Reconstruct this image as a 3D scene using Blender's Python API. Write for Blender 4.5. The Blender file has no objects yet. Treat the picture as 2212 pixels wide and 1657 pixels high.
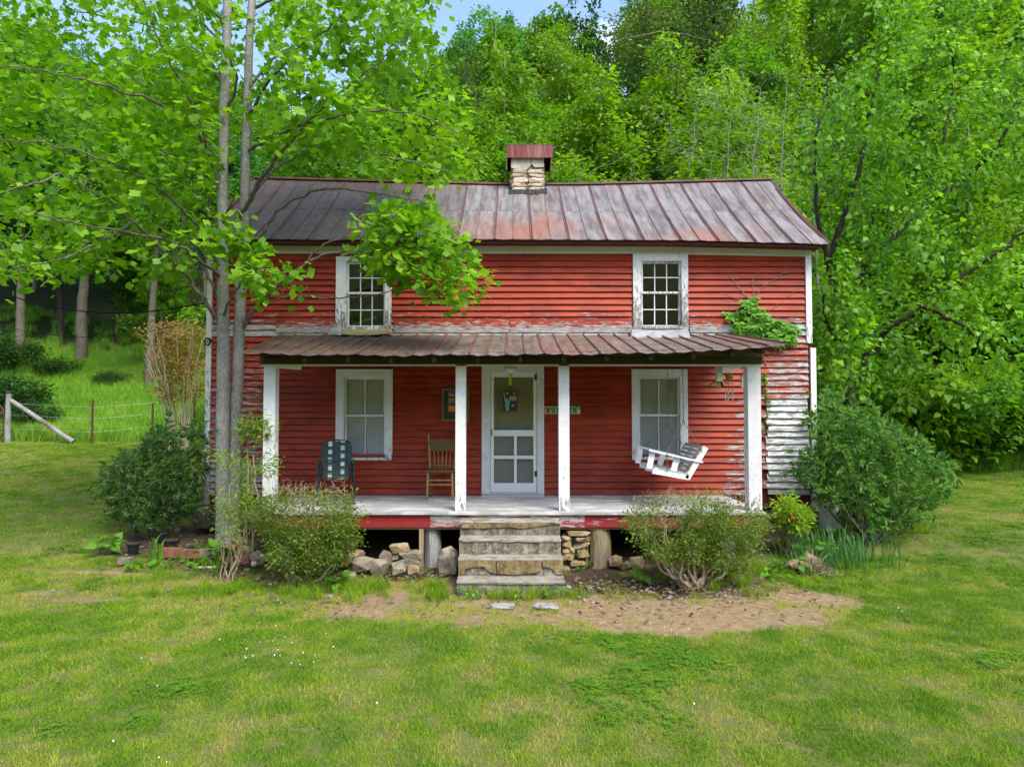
import bpy, bmesh, math, random
import numpy as np
from mathutils import Vector, Matrix
R = math.radians
random.seed(7); RNG = np.random.default_rng(7)
S = bpy.context.scene
COL = S.collection

# ---------------------------------------------------------------- camera, sky, sun, exposure
CZ, F, TH = 2.32, 1500.0, math.atan(51.5/1500)
cam_d = bpy.data.cameras.new('camera'); cam = bpy.data.objects.new('camera', cam_d); COL.objects.link(cam)
cam.location = (0, 0, CZ); cam.rotation_euler = (R(90)+TH, 0, 0)
cam_d.sensor_width = 36; cam_d.lens = 36*F/2212; cam_d.clip_end = 800; cam_d.clip_start = 0.1
S.camera = cam
SUN_DIR = Vector((0.42, -0.62, 1.0)).normalized()
W = bpy.data.worlds.new('World'); S.world = W; W.use_nodes = True
wn = W.node_tree.nodes; wl = W.node_tree.links
bg = wn['Background']
sky = wn.new('ShaderNodeTexSky'); sky.sky_type = 'NISHITA'; sky.sun_disc = False
sky.sun_elevation = math.asin(SUN_DIR.z); sky.sun_rotation = math.atan2(SUN_DIR.x, SUN_DIR.y)
sky.air_density = 1.0; sky.dust_density = 1.6; sky.ozone_density = 1.2
tc = wn.new('ShaderNodeTexCoord'); mp = wn.new('ShaderNodeMapping'); mp.inputs['Scale'].default_value = (1.6, 1.6, 4.0)
mp.inputs['Location'].default_value = (0.9, 0.1, 0.35)
nz = wn.new('ShaderNodeTexNoise'); nz.inputs['Scale'].default_value = 1.5; nz.inputs['Detail'].default_value = 7
rp = wn.new('ShaderNodeValToRGB'); rp.color_ramp.elements[0].position = 0.60; rp.color_ramp.elements[1].position = 0.80
mx = wn.new('ShaderNodeMix'); mx.data_type = 'RGBA'; mx.inputs[7].default_value = (12, 12.3, 13, 1)
wl.new(tc.outputs['Generated'], mp.inputs['Vector']); wl.new(mp.outputs['Vector'], nz.inputs['Vector'])
wl.new(nz.outputs['Fac'], rp.inputs['Fac']); wl.new(rp.outputs['Color'], mx.inputs[0])
wl.new(sky.outputs['Color'], mx.inputs[6]); wl.new(mx.outputs[2], bg.inputs['Color'])
bg.inputs['Strength'].default_value = 0.122
sd = bpy.data.lights.new('sun', 'SUN'); sd.energy = 1.3; sd.angle = R(27); sd.color = (1, .96, .88)
so = bpy.data.objects.new('sun', sd); COL.objects.link(so)
so.rotation_euler = SUN_DIR.to_track_quat('Z', 'Y').to_euler()
S.view_settings.view_transform = 'Standard'; S.view_settings.look = 'None'
S.view_settings.exposure = 1.7; S.view_settings.gamma = 1.0; S.view_settings.use_curve_mapping = False
S.render.engine = 'CYCLES'
S.cycles.max_bounces = 7; S.cycles.diffuse_bounces = 3; S.cycles.transmission_bounces = 5; S.cycles.transparent_max_bounces = 8
S.cycles.use_denoising = True; S.cycles.denoising_prefilter = 'FAST'

# ---------------------------------------------------------------- photo measures -> places
ST, CT = math.sin(TH), math.cos(TH)
def at(px, py, Y):
    u = (px-1106)/F; v = (828.5-py)/F
    k = Y/(CT - v*ST)
    return Vector((u*k, Y, CZ + (ST + v*CT)*k))
def AX(px, Y): return at(px, 880, Y).x
def AZ(py, Y): return at(1106, py, Y).z
def proj(x, y, z):
    dz = z-CZ; f = y*CT + dz*ST; up = -y*ST + dz*CT
    return 1106 + F*x/f, 828.5 - F*up/f
def sstep(a, b, x):
    t = np.clip((x-a)/(b-a), 0, 1); return t*t*(3-2*t)
_P = np.random.default_rng(3).random((64, 64))
def vnoise(x, y):
    xi = np.floor(x).astype(int); yi = np.floor(y).astype(int); fx = x-xi; fy = y-yi
    fx = fx*fx*(3-2*fx); fy = fy*fy*(3-2*fy)
    a = _P[xi % 64, yi % 64]; b = _P[(xi+1) % 64, yi % 64]; c = _P[xi % 64, (yi+1) % 64]; d = _P[(xi+1) % 64, (yi+1) % 64]
    return (a*(1-fx)+b*fx)*(1-fy) + (c*(1-fx)+d*fx)*fy
def fbm(x, y, o=4):
    s = 0; a = .5; t = 0
    for i in range(o):
        s = s + a*vnoise(x*2**i+i*17.3, y*2**i+i*9.1); t += a; a *= .5
    return s/t
def ground(x, y):
    x = np.asarray(x, float); y = np.asarray(y, float)
    z = 0.30*sstep(8.6, 12, y)
    wl_ = sstep(1.5, -6, x); wr_ = sstep(-1, 6, x)
    z = z + 0.105*np.clip(y-12, 0, 10)*wl_ + 0.035*np.clip(y-12, 0, 10)*wr_ + 0.05*np.clip(y-12, 0, 10)*(1-wl_)*(1-wr_)
    st = 21.5 - 1.5*wr_
    d = np.clip(y-st, 0, 80)
    slope = 0.38 + 0.06*(1-wl_)
    z = z + slope*(d*d/(d+3.0))
    z = z + 0.22*np.clip(x-13, 0, 60)*sstep(10, 22, y) + 0.25*np.clip(-x-19, 0, 60)*sstep(14, 24, y)
    z = z + 0.38*np.clip(-8-y, 0, 40)**1.05   # unseen rise added behind the viewer: blocks low sky, darkens porch and panes
    z = z + (fbm(x*.35+5, y*.35+3, 3)-.5)*0.10*sstep(3.5, 6, y)
    return z
def gz(x, y): return float(ground(x, y))

# ---------------------------------------------------------------- mesh helpers
def link(o, parent=None):
    COL.objects.link(o)
    if parent is not None: o.parent = parent
    return o
def thing(name, label, cat, loc=(0, 0, 0), rz=0, group=None):
    o = bpy.data.objects.new(name, None); o.empty_display_size = .1; COL.objects.link(o)
    o.location = loc; o.rotation_euler = (0, 0, rz); tag(o, label, cat, group); return o
def tag(o, label=None, cat=None, group=None, kind=None):
    if label: o['label'] = label
    if cat: o['category'] = cat
    if group: o['group'] = group
    if kind: o['kind'] = kind
    return o
def root_loc(p):
    v = Vector((0, 0, 0))
    while p is not None: v = v + p.location; p = p.parent
    return v
class MB:
    """collects shapes in world coordinates; build() makes one mesh object under its parent"""
    def __init__(s): s.v = []; s.f = []; s.at = []
    def add(s, vs, fs, a=None):
        n = len(s.v); s.v += [tuple(p) for p in vs]; s.f += [tuple(i+n for i in f) for f in fs]
        s.at += (list(a) if a is not None else [0.0]*len(vs)); return s
    def box(s, x0, x1, y0, y1, z0, z1, a=0.0):
        return s.add([(x0,y0,z0),(x1,y0,z0),(x1,y1,z0),(x0,y1,z0),(x0,y0,z1),(x1,y0,z1),(x1,y1,z1),(x0,y1,z1)],
              [(0,3,2,1),(4,5,6,7),(0,1,5,4),(1,2,6,5),(2,3,7,6),(3,0,4,7)], [a]*8)
    def bar(s, p, q, w, h, up=(0,0,1)):
        p = Vector(p); q = Vector(q); d = (q-p).normalized(); u = Vector(up); sx = d.cross(u)
        if sx.length < 1e-4: sx = d.cross(Vector((1,0,0)))
        sx.normalize(); u = sx.cross(d).normalized(); a = sx*w/2; b = u*h/2
        return s.add([p-a-b,p+a-b,p+a+b,p-a+b,q-a-b,q+a-b,q+a+b,q-a+b],
              [(0,3,2,1),(4,5,6,7),(0,1,5,4),(1,2,6,5),(2,3,7,6),(3,0,4,7)])
    def tube(s, pts, r, n=8, cap=True):
        pts = [Vector(p) for p in pts]; m = len(pts)
        if not hasattr(r, '__len__'): r = [r]*m
        ref = None; vs = []
        for i, p in enumerate(pts):
            d = (pts[min(i+1,m-1)]-pts[max(i-1,0)])
            d = d.normalized() if d.length > 1e-9 else Vector((0,0,1))
            if ref is None:
                ref = Vector((0,0,1)) if abs(d.z) < .9 else Vector((1,0,0))
            a = d.cross(ref).normalized(); b = a.cross(d).normalized()
            if i == 0: ref = b
            for k in range(n):
                t = 2*math.pi*k/n; vs.append(p + (a*math.cos(t)+b*math.sin(t))*r[i])
        fs = [(i*n+k, i*n+(k+1)%n, (i+1)*n+(k+1)%n, (i+1)*n+k) for i in range(m-1) for k in range(n)]
        if cap: fs += [tuple(range(n))[::-1], tuple(range((m-1)*n, m*n))]
        return s.add(vs, fs)
    def prism(s, poly, y0, y1):   # poly of (x,z), counter-clockwise seen from -y
        n = len(poly)
        return s.add([(x,y0,z) for x,z in poly]+[(x,y1,z) for x,z in poly],
            [tuple(range(n)), tuple(range(2*n-1, n-1, -1))] + [(i, i+n, (i+1)%n+n, (i+1)%n) for i in range(n)])
    def build(s, name, m, parent=None, smooth=False, attr=None, label=None, kind=None):
        me = bpy.data.meshes.new(name)
        o0 = root_loc(parent)
        me.from_pydata([(x-o0.x, y-o0.y, z-o0.z) for x, y, z in s.v], [], s.f); me.materials.append(m)
        if smooth: me.polygons.foreach_set('use_smooth', [True]*len(me.polygons))
        if attr:
            A = me.attributes.new(attr, 'FLOAT', 'POINT'); A.data.foreach_set('value', s.at)
        me.update()
        o = bpy.data.objects.new(name, me); link(o, parent)
        if label: o['label'] = label
        if kind: o['kind'] = kind
        return o
def copy_tree(o, parent=None):
    c = o.copy(); COL.objects.link(c)
    if parent is not None: c.parent = parent
    for ch in list(o.children): copy_tree(ch, c)
    return c
def mesh_np(name, V, T, m, parent=None, attrs=None, smooth=False):
    """triangles or quads as one (N,k) index array"""
    me = bpy.data.meshes.new(name); V = np.asarray(V, np.float32); T = np.asarray(T, np.int32); k = T.shape[1]
    me.vertices.add(len(V)); me.vertices.foreach_set('co', V.ravel())
    me.loops.add(T.size); me.loops.foreach_set('vertex_index', T.ravel())
    me.polygons.add(len(T)); me.polygons.foreach_set('loop_start', np.arange(0, T.size, k, dtype=np.int32))
    if smooth: me.polygons.foreach_set('use_smooth', np.ones(len(T), bool))
    me.materials.append(m)
    for nm, a in (attrs or {}).items():
        A = me.attributes.new(nm, 'FLOAT', 'POINT'); A.data.foreach_set('value', np.asarray(a, np.float32))
    me.update(calc_edges=True)
    o = bpy.data.objects.new(name, me); link(o, parent); return o

# ---------------------------------------------------------------- materials
class NB:
    def __init__(s, name, rough=.7, spec=.3):
        s.m = bpy.data.materials.new(name); s.m.use_nodes = True; s.nt = s.m.node_tree
        s.b = s.nt.nodes['Principled BSDF']; s.out = s.nt.nodes['Material Output']
        s.b.inputs['Roughness'].default_value = rough; s.b.inputs['Specular IOR Level'].default_value = spec
    def n(s, t, **kw):
        x = s.nt.nodes.new(t)
        for k, v in kw.items(): setattr(x, k, v)
        return x
    def put(s, sock, v):
        if isinstance(v, bpy.types.NodeSocket): s.nt.links.new(v, sock)
        elif isinstance(v, (tuple, list)) and len(v) == 3 and sock.type == 'RGBA': sock.default_value = (*v, 1)
        else: sock.default_value = v
    def coord(s, scale=(1,1,1), rnd=True, kind='Object'):
        t = s.n('ShaderNodeTexCoord').outputs[kind]
        if rnd:
            oi = s.n('ShaderNodeObjectInfo'); a = s.n('ShaderNodeVectorMath', operation='SCALE'); a.inputs[0].default_value = (37, 11, 23)
            s.nt.links.new(oi.outputs['Random'], a.inputs['Scale']); b = s.n('ShaderNodeVectorMath', operation='ADD')
            s.nt.links.new(t, b.inputs[0]); s.nt.links.new(a.outputs[0], b.inputs[1]); t = b.outputs[0]
        mp = s.n('ShaderNodeMapping'); mp.inputs['Scale'].default_value = scale; s.nt.links.new(t, mp.inputs[0]); return mp.outputs[0]
    def noise(s, co, scale, detail=4, rough=.55, dist=0):
        x = s.n('ShaderNodeTexNoise'); s.nt.links.new(co, x.inputs['Vector'])
        x.inputs['Scale'].default_value = scale; x.inputs['Detail'].default_value = detail; x.inputs['Roughness'].default_value = rough
        x.inputs['Distortion'].default_value = dist; return x.outputs['Fac']
    def voro(s, co, scale, feat='F1'):
        x = s.n('ShaderNodeTexVoronoi', feature=feat); s.nt.links.new(co, x.inputs['Vector']); x.inputs['Scale'].default_value = scale
        return x.outputs['Distance'], x.outputs.get('Color')
    def math(s, op, a, b=0.0, clamp=False):
        x = s.n('ShaderNodeMath', operation=op, use_clamp=clamp); s.put(x.inputs[0], a); s.put(x.inputs[1], b); return x.outputs[0]
    def mix(s, f, a, b, mode='MIX'):
        x = s.n('ShaderNodeMix', data_type='RGBA', blend_type=mode); s.put(x.inputs[0], f); s.put(x.inputs[6], a); s.put(x.inputs[7], b); return x.outputs[2]
    def ramp(s, f, *stops):
        x = s.n('ShaderNodeValToRGB'); s.nt.links.new(f, x.inputs[0]); e = x.color_ramp.elements
        while len(e) < len(stops): e.new(.5)
        for i, (p, c) in enumerate(stops):
            e[i].position = p; e[i].color = (c, c, c, 1) if not hasattr(c, '__len__') else (*c, 1)
        return x.outputs[0]
    def attr(s, nm, typ='GEOMETRY'):
        x = s.n('ShaderNodeAttribute', attribute_type=typ, attribute_name=nm); return x.outputs['Fac']
    def rand(s): return s.n('ShaderNodeObjectInfo').outputs['Random']
    def bump(s, h, dist=.01, strength=.6):
        x = s.n('ShaderNodeBump'); s.put(x.inputs['Height'], h); x.inputs['Distance'].default_value = dist; x.inputs['Strength'].default_value = strength
        s.nt.links.new(x.outputs[0], s.b.inputs['Normal'])
    def col(s, c): s.put(s.b.inputs['Base Color'], c); return s
M = {}
def painted(name, c1, c2, under1=(.55,.53,.50), under2=(.16,.14,.12), base=0.0, sx=(2.2,2.2,26), fine=1.0, grime=.18):
    """old paint over wood; the 'peel' attribute says how much has come off"""
    n = NB(name, .55, .3)
    co = n.coord(sx); co2 = n.coord((1,1,1), rnd=False)
    big = n.noise(co2, 1.3, 3); grain = n.noise(co, 2.0, 6, .65)
    paint = n.mix(n.ramp(big, (.3, 0.0), (.7, 1.0)), c1, c2)
    paint = n.mix(n.math('MULTIPLY', n.math('SUBTRACT', 1.0, n.rand()), .35), paint, tuple(v*.62 for v in c1))
    paint = n.mix(n.math('MULTIPLY', n.ramp(grain, (.45, 0.0), (.75, 1.0)), .3), paint, tuple(v*.45 for v in c1))
    gr = n.noise(n.coord((.7,.7,3.0)), 2.4, 6, .7)
    paint = n.mix(n.math('MULTIPLY', n.ramp(gr, (.46, 0.0), (.68, 1.0)), grime), paint, tuple(v*.38 for v in c1))
    t = n.noise(n.coord((sx[0]*.9, sx[1]*.9, sx[2]*.45)), 2.6*fine, 7, .72, .4)
    pe = n.math('ADD', n.attr('peel'), base)
    mask = n.math('MULTIPLY', n.math('SUBTRACT', pe, t), 14.0, True)
    wood = n.noise(n.coord((sx[0], sx[1], sx[2]*2)), 3.0, 5, .7)
    und = n.mix(n.ramp(wood, (.40, 0.0), (.62, 1.0)), under2, under1)
    n.col(n.mix(mask, paint, und))
    n.bump(n.math('SUBTRACT', n.math('MULTIPLY', grain, .25), n.math('MULTIPLY', mask, .5)), .004, .7)
    M[name] = n.m; return n.m
painted('red_paint', (.30,.031,.010), (.47,.058,.016), grime=.7)
painted('white_paint', (.72,.71,.68), (.80,.79,.76), (.36,.34,.31), (.10,.09,.08), base=.10, sx=(9,9,5), fine=1.4)
painted('white_clapboard', (.70,.71,.70), (.80,.80,.79), (.36,.33,.30), (.13,.11,.10), base=.16)
painted('skirt_paint', (.30,.022,.026), (.36,.030,.034), (.60,.58,.55), (.25,.22,.2), base=.12)
painted('grey_board', (.34,.33,.31), (.42,.41,.39), (.5,.48,.45), (.16,.14,.12), base=.28)
def wood(name, c1, c2, sc=(1,1,1), scale=6, rough=.75, stain=None, rnd=True):
    n = NB(name, rough, .25); co = n.coord(sc, rnd); g = n.noise(co, scale, 7, .65, .6); big = n.noise(n.coord((1,1,1)), 2.2, 3)
    c = n.mix(n.ramp(g, (.35, 0.0), (.68, 1.0)), c1, c2)
    c = n.mix(n.math('MULTIPLY', n.rand(), .3), c, tuple(v*.6 for v in c1))
    if stain: c = n.mix(n.ramp(big, (.48, 0.0), (.66, 1.0)), c, stain)
    n.col(c); n.bump(g, .004, .5); M[name] = n.m; return n.m
wood('dark_timber', (.035,.027,.014), (.085,.066,.03), (2,6,20))
wood('olive_timber', (.12,.095,.04), (.22,.18,.075), (2,8,20))
wood('sheathing', (.07,.012,.009), (.11,.02,.014), (2,2,12))
wood('porch_plank', (.30,.30,.28), (.50,.49,.46), (1.2,14,14), 5, .7, (.58,.57,.55))
wood('grey_log', (.20,.20,.20), (.50,.49,.47), (14,14,1.4), 3, .8)
wood('brown_log', (.20,.14,.075), (.46,.36,.22), (14,14,1.2), 3, .8, (.20,.17,.13))
wood('fence_wood', (.22,.21,.20), (.48,.46,.43), (3,3,9), 5, .85, (.16,.13,.10))
wood('chair_oak', (.30,.16,.045), (.50,.30,.10), (6,6,30), 4, .45)
wood('chair_oak_dark', (.10,.065,.022), (.2,.13,.05), (6,6,30), 4, .5)
wood('swing_slat', (.40,.40,.385), (.60,.59,.57), (14,3,14), 4, .7)
wood('dry_root', (.18,.12,.08), (.40,.29,.19), (8,8,8), 5, .9)
def plain(name, c, rough=.5, metal=0, spec=.4, vary=.18, scale=9, bump=0):
    n = NB(name, rough, spec); x = n.noise(n.coord(), scale, 5, .6)
    n.col(n.mix(n.ramp(x, (.3, 0.0), (.7, 1.0)), tuple(v*(1-vary) for v in c), tuple(min(1, v*(1+vary)) for v in c)))
    n.b.inputs['Metallic'].default_value = metal
    if bump: n.bump(x, bump, .7)
    M[name] = n.m; return n.m
plain('white_metal', (.74,.74,.72), .45)
plain('swing_white', (.80,.80,.79), .45, vary=.07)
plain('dark_iron', (.05,.05,.05), .5, .6)
plain('chain_steel', (.22,.21,.19), .45, .8)
plain('galvanized', (.46,.48,.49), .42, .55, vary=.3, scale=5)
plain('yellow_tin', (.34,.29,.13), .5, .3, vary=.35, scale=4)
plain('tar', (.018,.019,.022), .6, vary=.5, scale=20, bump=.02)
plain('chair_tube', (.025,.06,.045), .35, .4)
plain('web_green', (.022,.055,.060), .6)
plain('web_white', (.66,.64,.52), .6)
plain('black_plastic', (.012,.014,.018), .35)
plain('bucket_plastic', (.55,.54,.48), .5)
plain('wire_black', (.010,.010,.012), .95, spec=.05)
plain('rust_iron', (.11,.05,.03), .8, .1, vary=.4, scale=20)
plain('blind_white', (.78,.82,.86), .55, vary=.04)
plain('blind_olive', (.58,.58,.20), .55, vary=.06)
plain('door_panel', (.50,.51,.46), .6, vary=.06)
plain('room_dark', (.05,.045,.04), .9)
plain('chalkboard', (.02,.035,.028), .6)
plain('frame_olive', (.16,.13,.05), .6)
plain('sign_purple', (.16,.06,.24), .5); plain('sign_orange', (.52,.15,.05), .5); plain('sign_brown', (.16,.05,.04), .5)
plain('letter_cream', (.72,.62,.28), .5, vary=.03)
plain('plaque_navy', (.02,.035,.08), .5, vary=.3); plain('plaque_red', (.33,.03,.03), .5)
plain('statue_teal', (.16,.46,.30), .5, vary=.1); plain('flag_gold', (.75,.45,.2), .5); plain('spark_white', (.7,.7,.7), .5)
plain('ribbon_lime', (.45,.72,.02), .5)
plain('sign_teal', (.10,.36,.28), .5, vary=.25); plain('sign_sand', (.62,.50,.20), .5)
plain('letter_red', (.55,.09,.02), .5); plain('letter_green', (.16,.32,.04), .5); plain('letter_blue', (.07,.2,.35), .5); plain('letter_black', (.03,.02,.02), .5)
plain('cord_red', (.4,.05,.03), .6); plain('twine', (.3,.22,.1), .8)
plain('birdhouse_wood', (.40,.27,.06), .7, vary=.25)
plain('mat_grey', (.46,.48,.47), .8, vary=.12, scale=25)
plain('lamp_glass', (.62,.63,.55), .2, spec=.6)
plain('brick_red', (.22,.085,.06), .9, vary=.35, scale=14, bump=.006)
plain('brick_grey', (.20,.15,.11), .9, vary=.35, scale=12, bump=.006)
# roof metal: old paint, rust and grey chalking
def roofing(name, grey, dark, rust, bias):
    n = NB(name, .58, .3); co = n.coord((1,1,1), False)
    a = n.noise(co, 1.1, 5, .6); b = n.noise(n.coord((5,.8,.8)), 1.6, 6, .65); c = n.noise(co, 9, 5, .7)
    sx = n.n('ShaderNodeSeparateXYZ'); n.nt.links.new(n.n('ShaderNodeTexCoord').outputs['Object'], sx.inputs[0])
    col_ = n.mix(n.ramp(b, (.36, 0.0), (.66, 1.0)), dark, grey)
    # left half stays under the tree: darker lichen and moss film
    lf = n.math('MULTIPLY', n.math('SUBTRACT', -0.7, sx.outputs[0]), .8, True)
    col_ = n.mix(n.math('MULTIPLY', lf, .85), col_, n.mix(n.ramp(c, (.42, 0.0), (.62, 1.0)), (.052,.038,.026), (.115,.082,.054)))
    rf = n.math('MULTIPLY', n.attr('rust'), 1.0)
    rm = n.math('MULTIPLY', n.math('SUBTRACT', n.math('ADD', rf, bias), n.math('ADD', n.math('MULTIPLY', a, .75), n.math('MULTIPLY', c, .25))), 4.0, True)
    col_ = n.mix(n.math('MULTIPLY', rm, .8), col_, rust)
    col_ = n.mix(n.math('MULTIPLY', n.rand(), .18), col_, (.10,.05,.045))
    n.col(col_); n.b.inputs['Metallic'].default_value = .0; n.bump(a, .02, .25); M[name] = n.m
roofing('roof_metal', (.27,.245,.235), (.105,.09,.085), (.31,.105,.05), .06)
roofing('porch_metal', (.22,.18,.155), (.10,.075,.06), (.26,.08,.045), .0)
n = NB('seam_metal', .5, .4); x = n.noise(n.coord((1,1,1), False), 3, 5)
n.col(n.mix(n.ramp(x, (.35, 0.0), (.65, 1.0)), (.10,.055,.048), (.24,.085,.065))); M['seam_metal'] = n.m
n = NB('fascia_red', .6); x = n.noise(n.coord((2,2,2)), 3, 5); n.col(n.mix(x, (.06,.014,.010), (.13,.026,.018))); M['fascia_red'] = n.m
n = NB('cap_rust', .45, .4); x = n.noise(n.coord((9,9,.8), False), 2.2, 6, .7)
n.col(n.ramp(x, (.3, (.09,.02,.018)), (.5, (.20,.045,.035)), (.62, (.25,.14,.13)), (.72, (.42,.13,.05)))); n.b.inputs['Metallic'].default_value = .2; M['cap_rust'] = n.m
def stone(name, cs, lichen=(.10,.10,.085), sc=5.0, streak=0):
    n = NB(name, .88, .2); co = n.coord(); a = n.noise(co, sc, 6, .65); b = n.noise(co, sc*4, 5, .7); c2 = n.noise(n.coord((1,1,1.3)), sc*.9, 6, .65)
    c = n.ramp(a, (.32, cs[0]), (.5, cs[1]), (.66, cs[2]))
    c = n.mix(n.math('MULTIPLY', n.rand(), .4), c, cs[0])
    c = n.mix(n.ramp(c2, (.52, 0.0), (.66, 1.0)), c, lichen)
    if streak: c = n.mix(n.math('MULTIPLY', n.ramp(n.noise(n.coord((5,5,.7)), 3, 6, .7), (.48, 0.0), (.64, 1.0)), streak), c, tuple(v*.35 for v in cs[0]))
    if streak: c = n.mix(n.math('MULTIPLY', n.ramp(b, (.56, 0.0), (.68, 1.0)), .8), c, cs[2])
    n.col(c); n.bump(n.math('ADD', n.math('MULTIPLY', a, .6), n.math('MULTIPLY', b, .4)), .025, .8); M[name] = n.m
stone('field_stone', ((.15,.125,.095), (.29,.24,.165), (.40,.36,.28)))
stone('tan_stone', ((.22,.15,.075), (.36,.26,.13), (.42,.35,.24)), (.13,.12,.09))
stone('dark_boulder', ((.025,.02,.014), (.055,.045,.03), (.09,.075,.05)), (.035,.04,.02))
stone('chimney_stone', ((.38,.29,.18), (.52,.45,.35), (.60,.56,.48)), (.42,.24,.09), 7)
stone('chimney_render', ((.40,.35,.26), (.52,.47,.38), (.58,.54,.46)), (.34,.30,.22), 4)
stone('mortar', ((.16,.11,.07), (.30,.22,.14), (.42,.34,.25)), (.12,.09,.06), 12)
stone('concrete', ((.10,.09,.07), (.24,.20,.14), (.40,.36,.28)), (.055,.05,.042), 7, .7)
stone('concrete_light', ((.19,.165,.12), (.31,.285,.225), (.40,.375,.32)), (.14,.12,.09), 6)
stone('ochre_patch', ((.14,.10,.05), (.27,.19,.085), (.36,.29,.17)), (.10,.085,.055), 7, .5)
stone('flagstone', ((.26,.25,.22), (.38,.36,.33), (.46,.44,.41)), (.22,.19,.15), 9)
# bark
n = NB('bark_pale', .9, .2); co = n.coord((1,1,.6), False); a = n.noise(co, 5, 6, .7); b = n.noise(n.coord((1,1,1.5), False), 26, 5, .75); c = n.noise(n.coord((30,30,3), False), 2, 5, .6)
cc = n.mix(n.ramp(a, (.35, 0.0), (.65, 1.0)), (.15,.142,.125), (.27,.26,.235))
cc = n.mix(n.math('MULTIPLY', n.ramp(b, (.53, 0.0), (.62, 1.0)), .55), cc, (.52,.52,.47)); cc = n.mix(n.math('MULTIPLY', n.ramp(c, (.52, 0.0), (.68, 1.0)), .5), cc, (.11,.095,.075))
n.col(cc); n.bump(n.math('ADD', c, n.math('MULTIPLY', b, .5)), .008, .7); M['bark_pale'] = n.m
def bark(name, c1, c2):
    n = NB(name, .9, .2); a = n.noise(n.coord((6,6,1.4), False), 4, 5, .65); n.col(n.mix(n.ramp(a, (.35, 0.0), (.65, 1.0)), c1, c2)); n.bump(a, .01, .6); M[name] = n.m
bark('bark_branch', (.075,.062,.045), (.19,.165,.125)); bark('bark_dark', (.03,.024,.018), (.08,.066,.05)); bark('bark_grey', (.14,.125,.11), (.34,.31,.28))
bark('twig_tan', (.26,.18,.115), (.50,.39,.26)); bark('twig_straw', (.34,.27,.17), (.58,.49,.34))
# leaves: diffuse + light passing through
def leafmat(name, lo, hi, odd=None, trans=.46, hue=.42):
    n = NB(name, .5, .35); t = n.attr('tint')
    c = n.mix(t, lo, hi)
    if odd: c = n.mix(n.ramp(t, (.90, 0.0), (.97, 1.0)), c, odd)
    c = n.mix(n.math('MULTIPLY', n.rand(), hue), c, tuple(v*.62 for v in lo))
    n.col(c)
    tr = n.n('ShaderNodeBsdfTranslucent'); tcol = n.mix(1.0, c, (1.25,1.35,.55), 'MULTIPLY'); n.nt.links.new(tcol, tr.inputs[0])
    ms = n.n('ShaderNodeMixShader'); ms.inputs[0].default_value = trans
    n.nt.links.new(n.b.outputs[0], ms.inputs[1]); n.nt.links.new(tr.outputs[0], ms.inputs[2]); n.nt.links.new(ms.outputs[0], n.out.inputs[0])
    M[name] = n.m
leafmat('leaf_tulip', (0.075, 0.23, 0.008), (0.28, 0.5, 0.015), hue=0)
leafmat('leaf_mid', (0.05, 0.165, 0.009), (0.19, 0.4, 0.016))
leafmat('leaf_bright', (0.095, 0.235, 0.008), (0.29, 0.48, 0.014))
leafmat('leaf_dark', (0.018, 0.066, 0.012), (0.07, 0.175, 0.022))
leafmat('leaf_cool', (0.034, 0.15, 0.03), (0.13, 0.36, 0.06))
leafmat('leaf_olive', (0.055, 0.095, 0.018), (0.16, 0.22, 0.045))
leafmat('leaf_mulberry', (0.034, 0.155, 0.01), (0.28, 0.53, 0.022), hue=0)
leafmat('leaf_azalea', (.06,.12,.015), (.25,.35,.04), hue=0)
leafmat('leaf_spice', (0.045, 0.14, 0.02), (0.2, 0.4, 0.075), hue=0)
leafmat('leaf_laurel', (0.026, 0.085, 0.024), (0.12, 0.235, 0.055), hue=0)
leafmat('leaf_nandina', (0.11, 0.22, 0.016), (0.3, 0.42, 0.03), (.40,.25,.04), hue=0)
leafmat('leaf_lime', (.16,.30,.014), (.34,.50,.03), hue=0)
leafmat('leaf_rust', (.22,.15,.05), (.42,.24,.06), hue=0)
leafmat('leaf_creeper', (0.085, 0.27, 0.014), (0.21, 0.45, 0.03), hue=0)
leafmat('weed_green', (0.07, 0.23, 0.014), (0.18, 0.41, 0.03), hue=.2)
leafmat('blade_green', (.04,.14,.03), (.12,.30,.08), hue=0)
leafmat('dead_leaf', (.10,.07,.05), (.30,.22,.16), trans=.1)
leafmat('red_petal', (.35,.01,.015), (.5,.02,.02), trans=.2)
n = NB('glass_old', .04, .5); g = n.n('ShaderNodeBsdfGlossy'); g.inputs['Roughness'].default_value = .03; g.inputs[0].default_value = (.9,.9,.9,1)
tr = n.n('ShaderNodeBsdfTransparent'); tr.inputs[0].default_value = (.95,.95,.96,1); fr = n.n('ShaderNodeFresnel'); fr.inputs[0].default_value = 1.6
ms = n.n('ShaderNodeMixShader'); n.nt.links.new(fr.outputs[0], ms.inputs[0]); n.nt.links.new(tr.outputs[0], ms.inputs[1]); n.nt.links.new(g.outputs[0], ms.inputs[2])
n.nt.links.new(ms.outputs[0], n.out.inputs[0]); M['glass_old'] = n.m
n = NB('insect_screen', .8, .2); n.col((.085,.085,.06)); tr = n.n('ShaderNodeBsdfTransparent'); ms = n.n('ShaderNodeMixShader'); ms.inputs[0].default_value = .24
n.nt.links.new(tr.outputs[0], ms.inputs[1]); n.nt.links.new(n.b.outputs[0], ms.inputs[2]); n.nt.links.new(ms.outputs[0], n.out.inputs[0]); M['insect_screen'] = n.m
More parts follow.
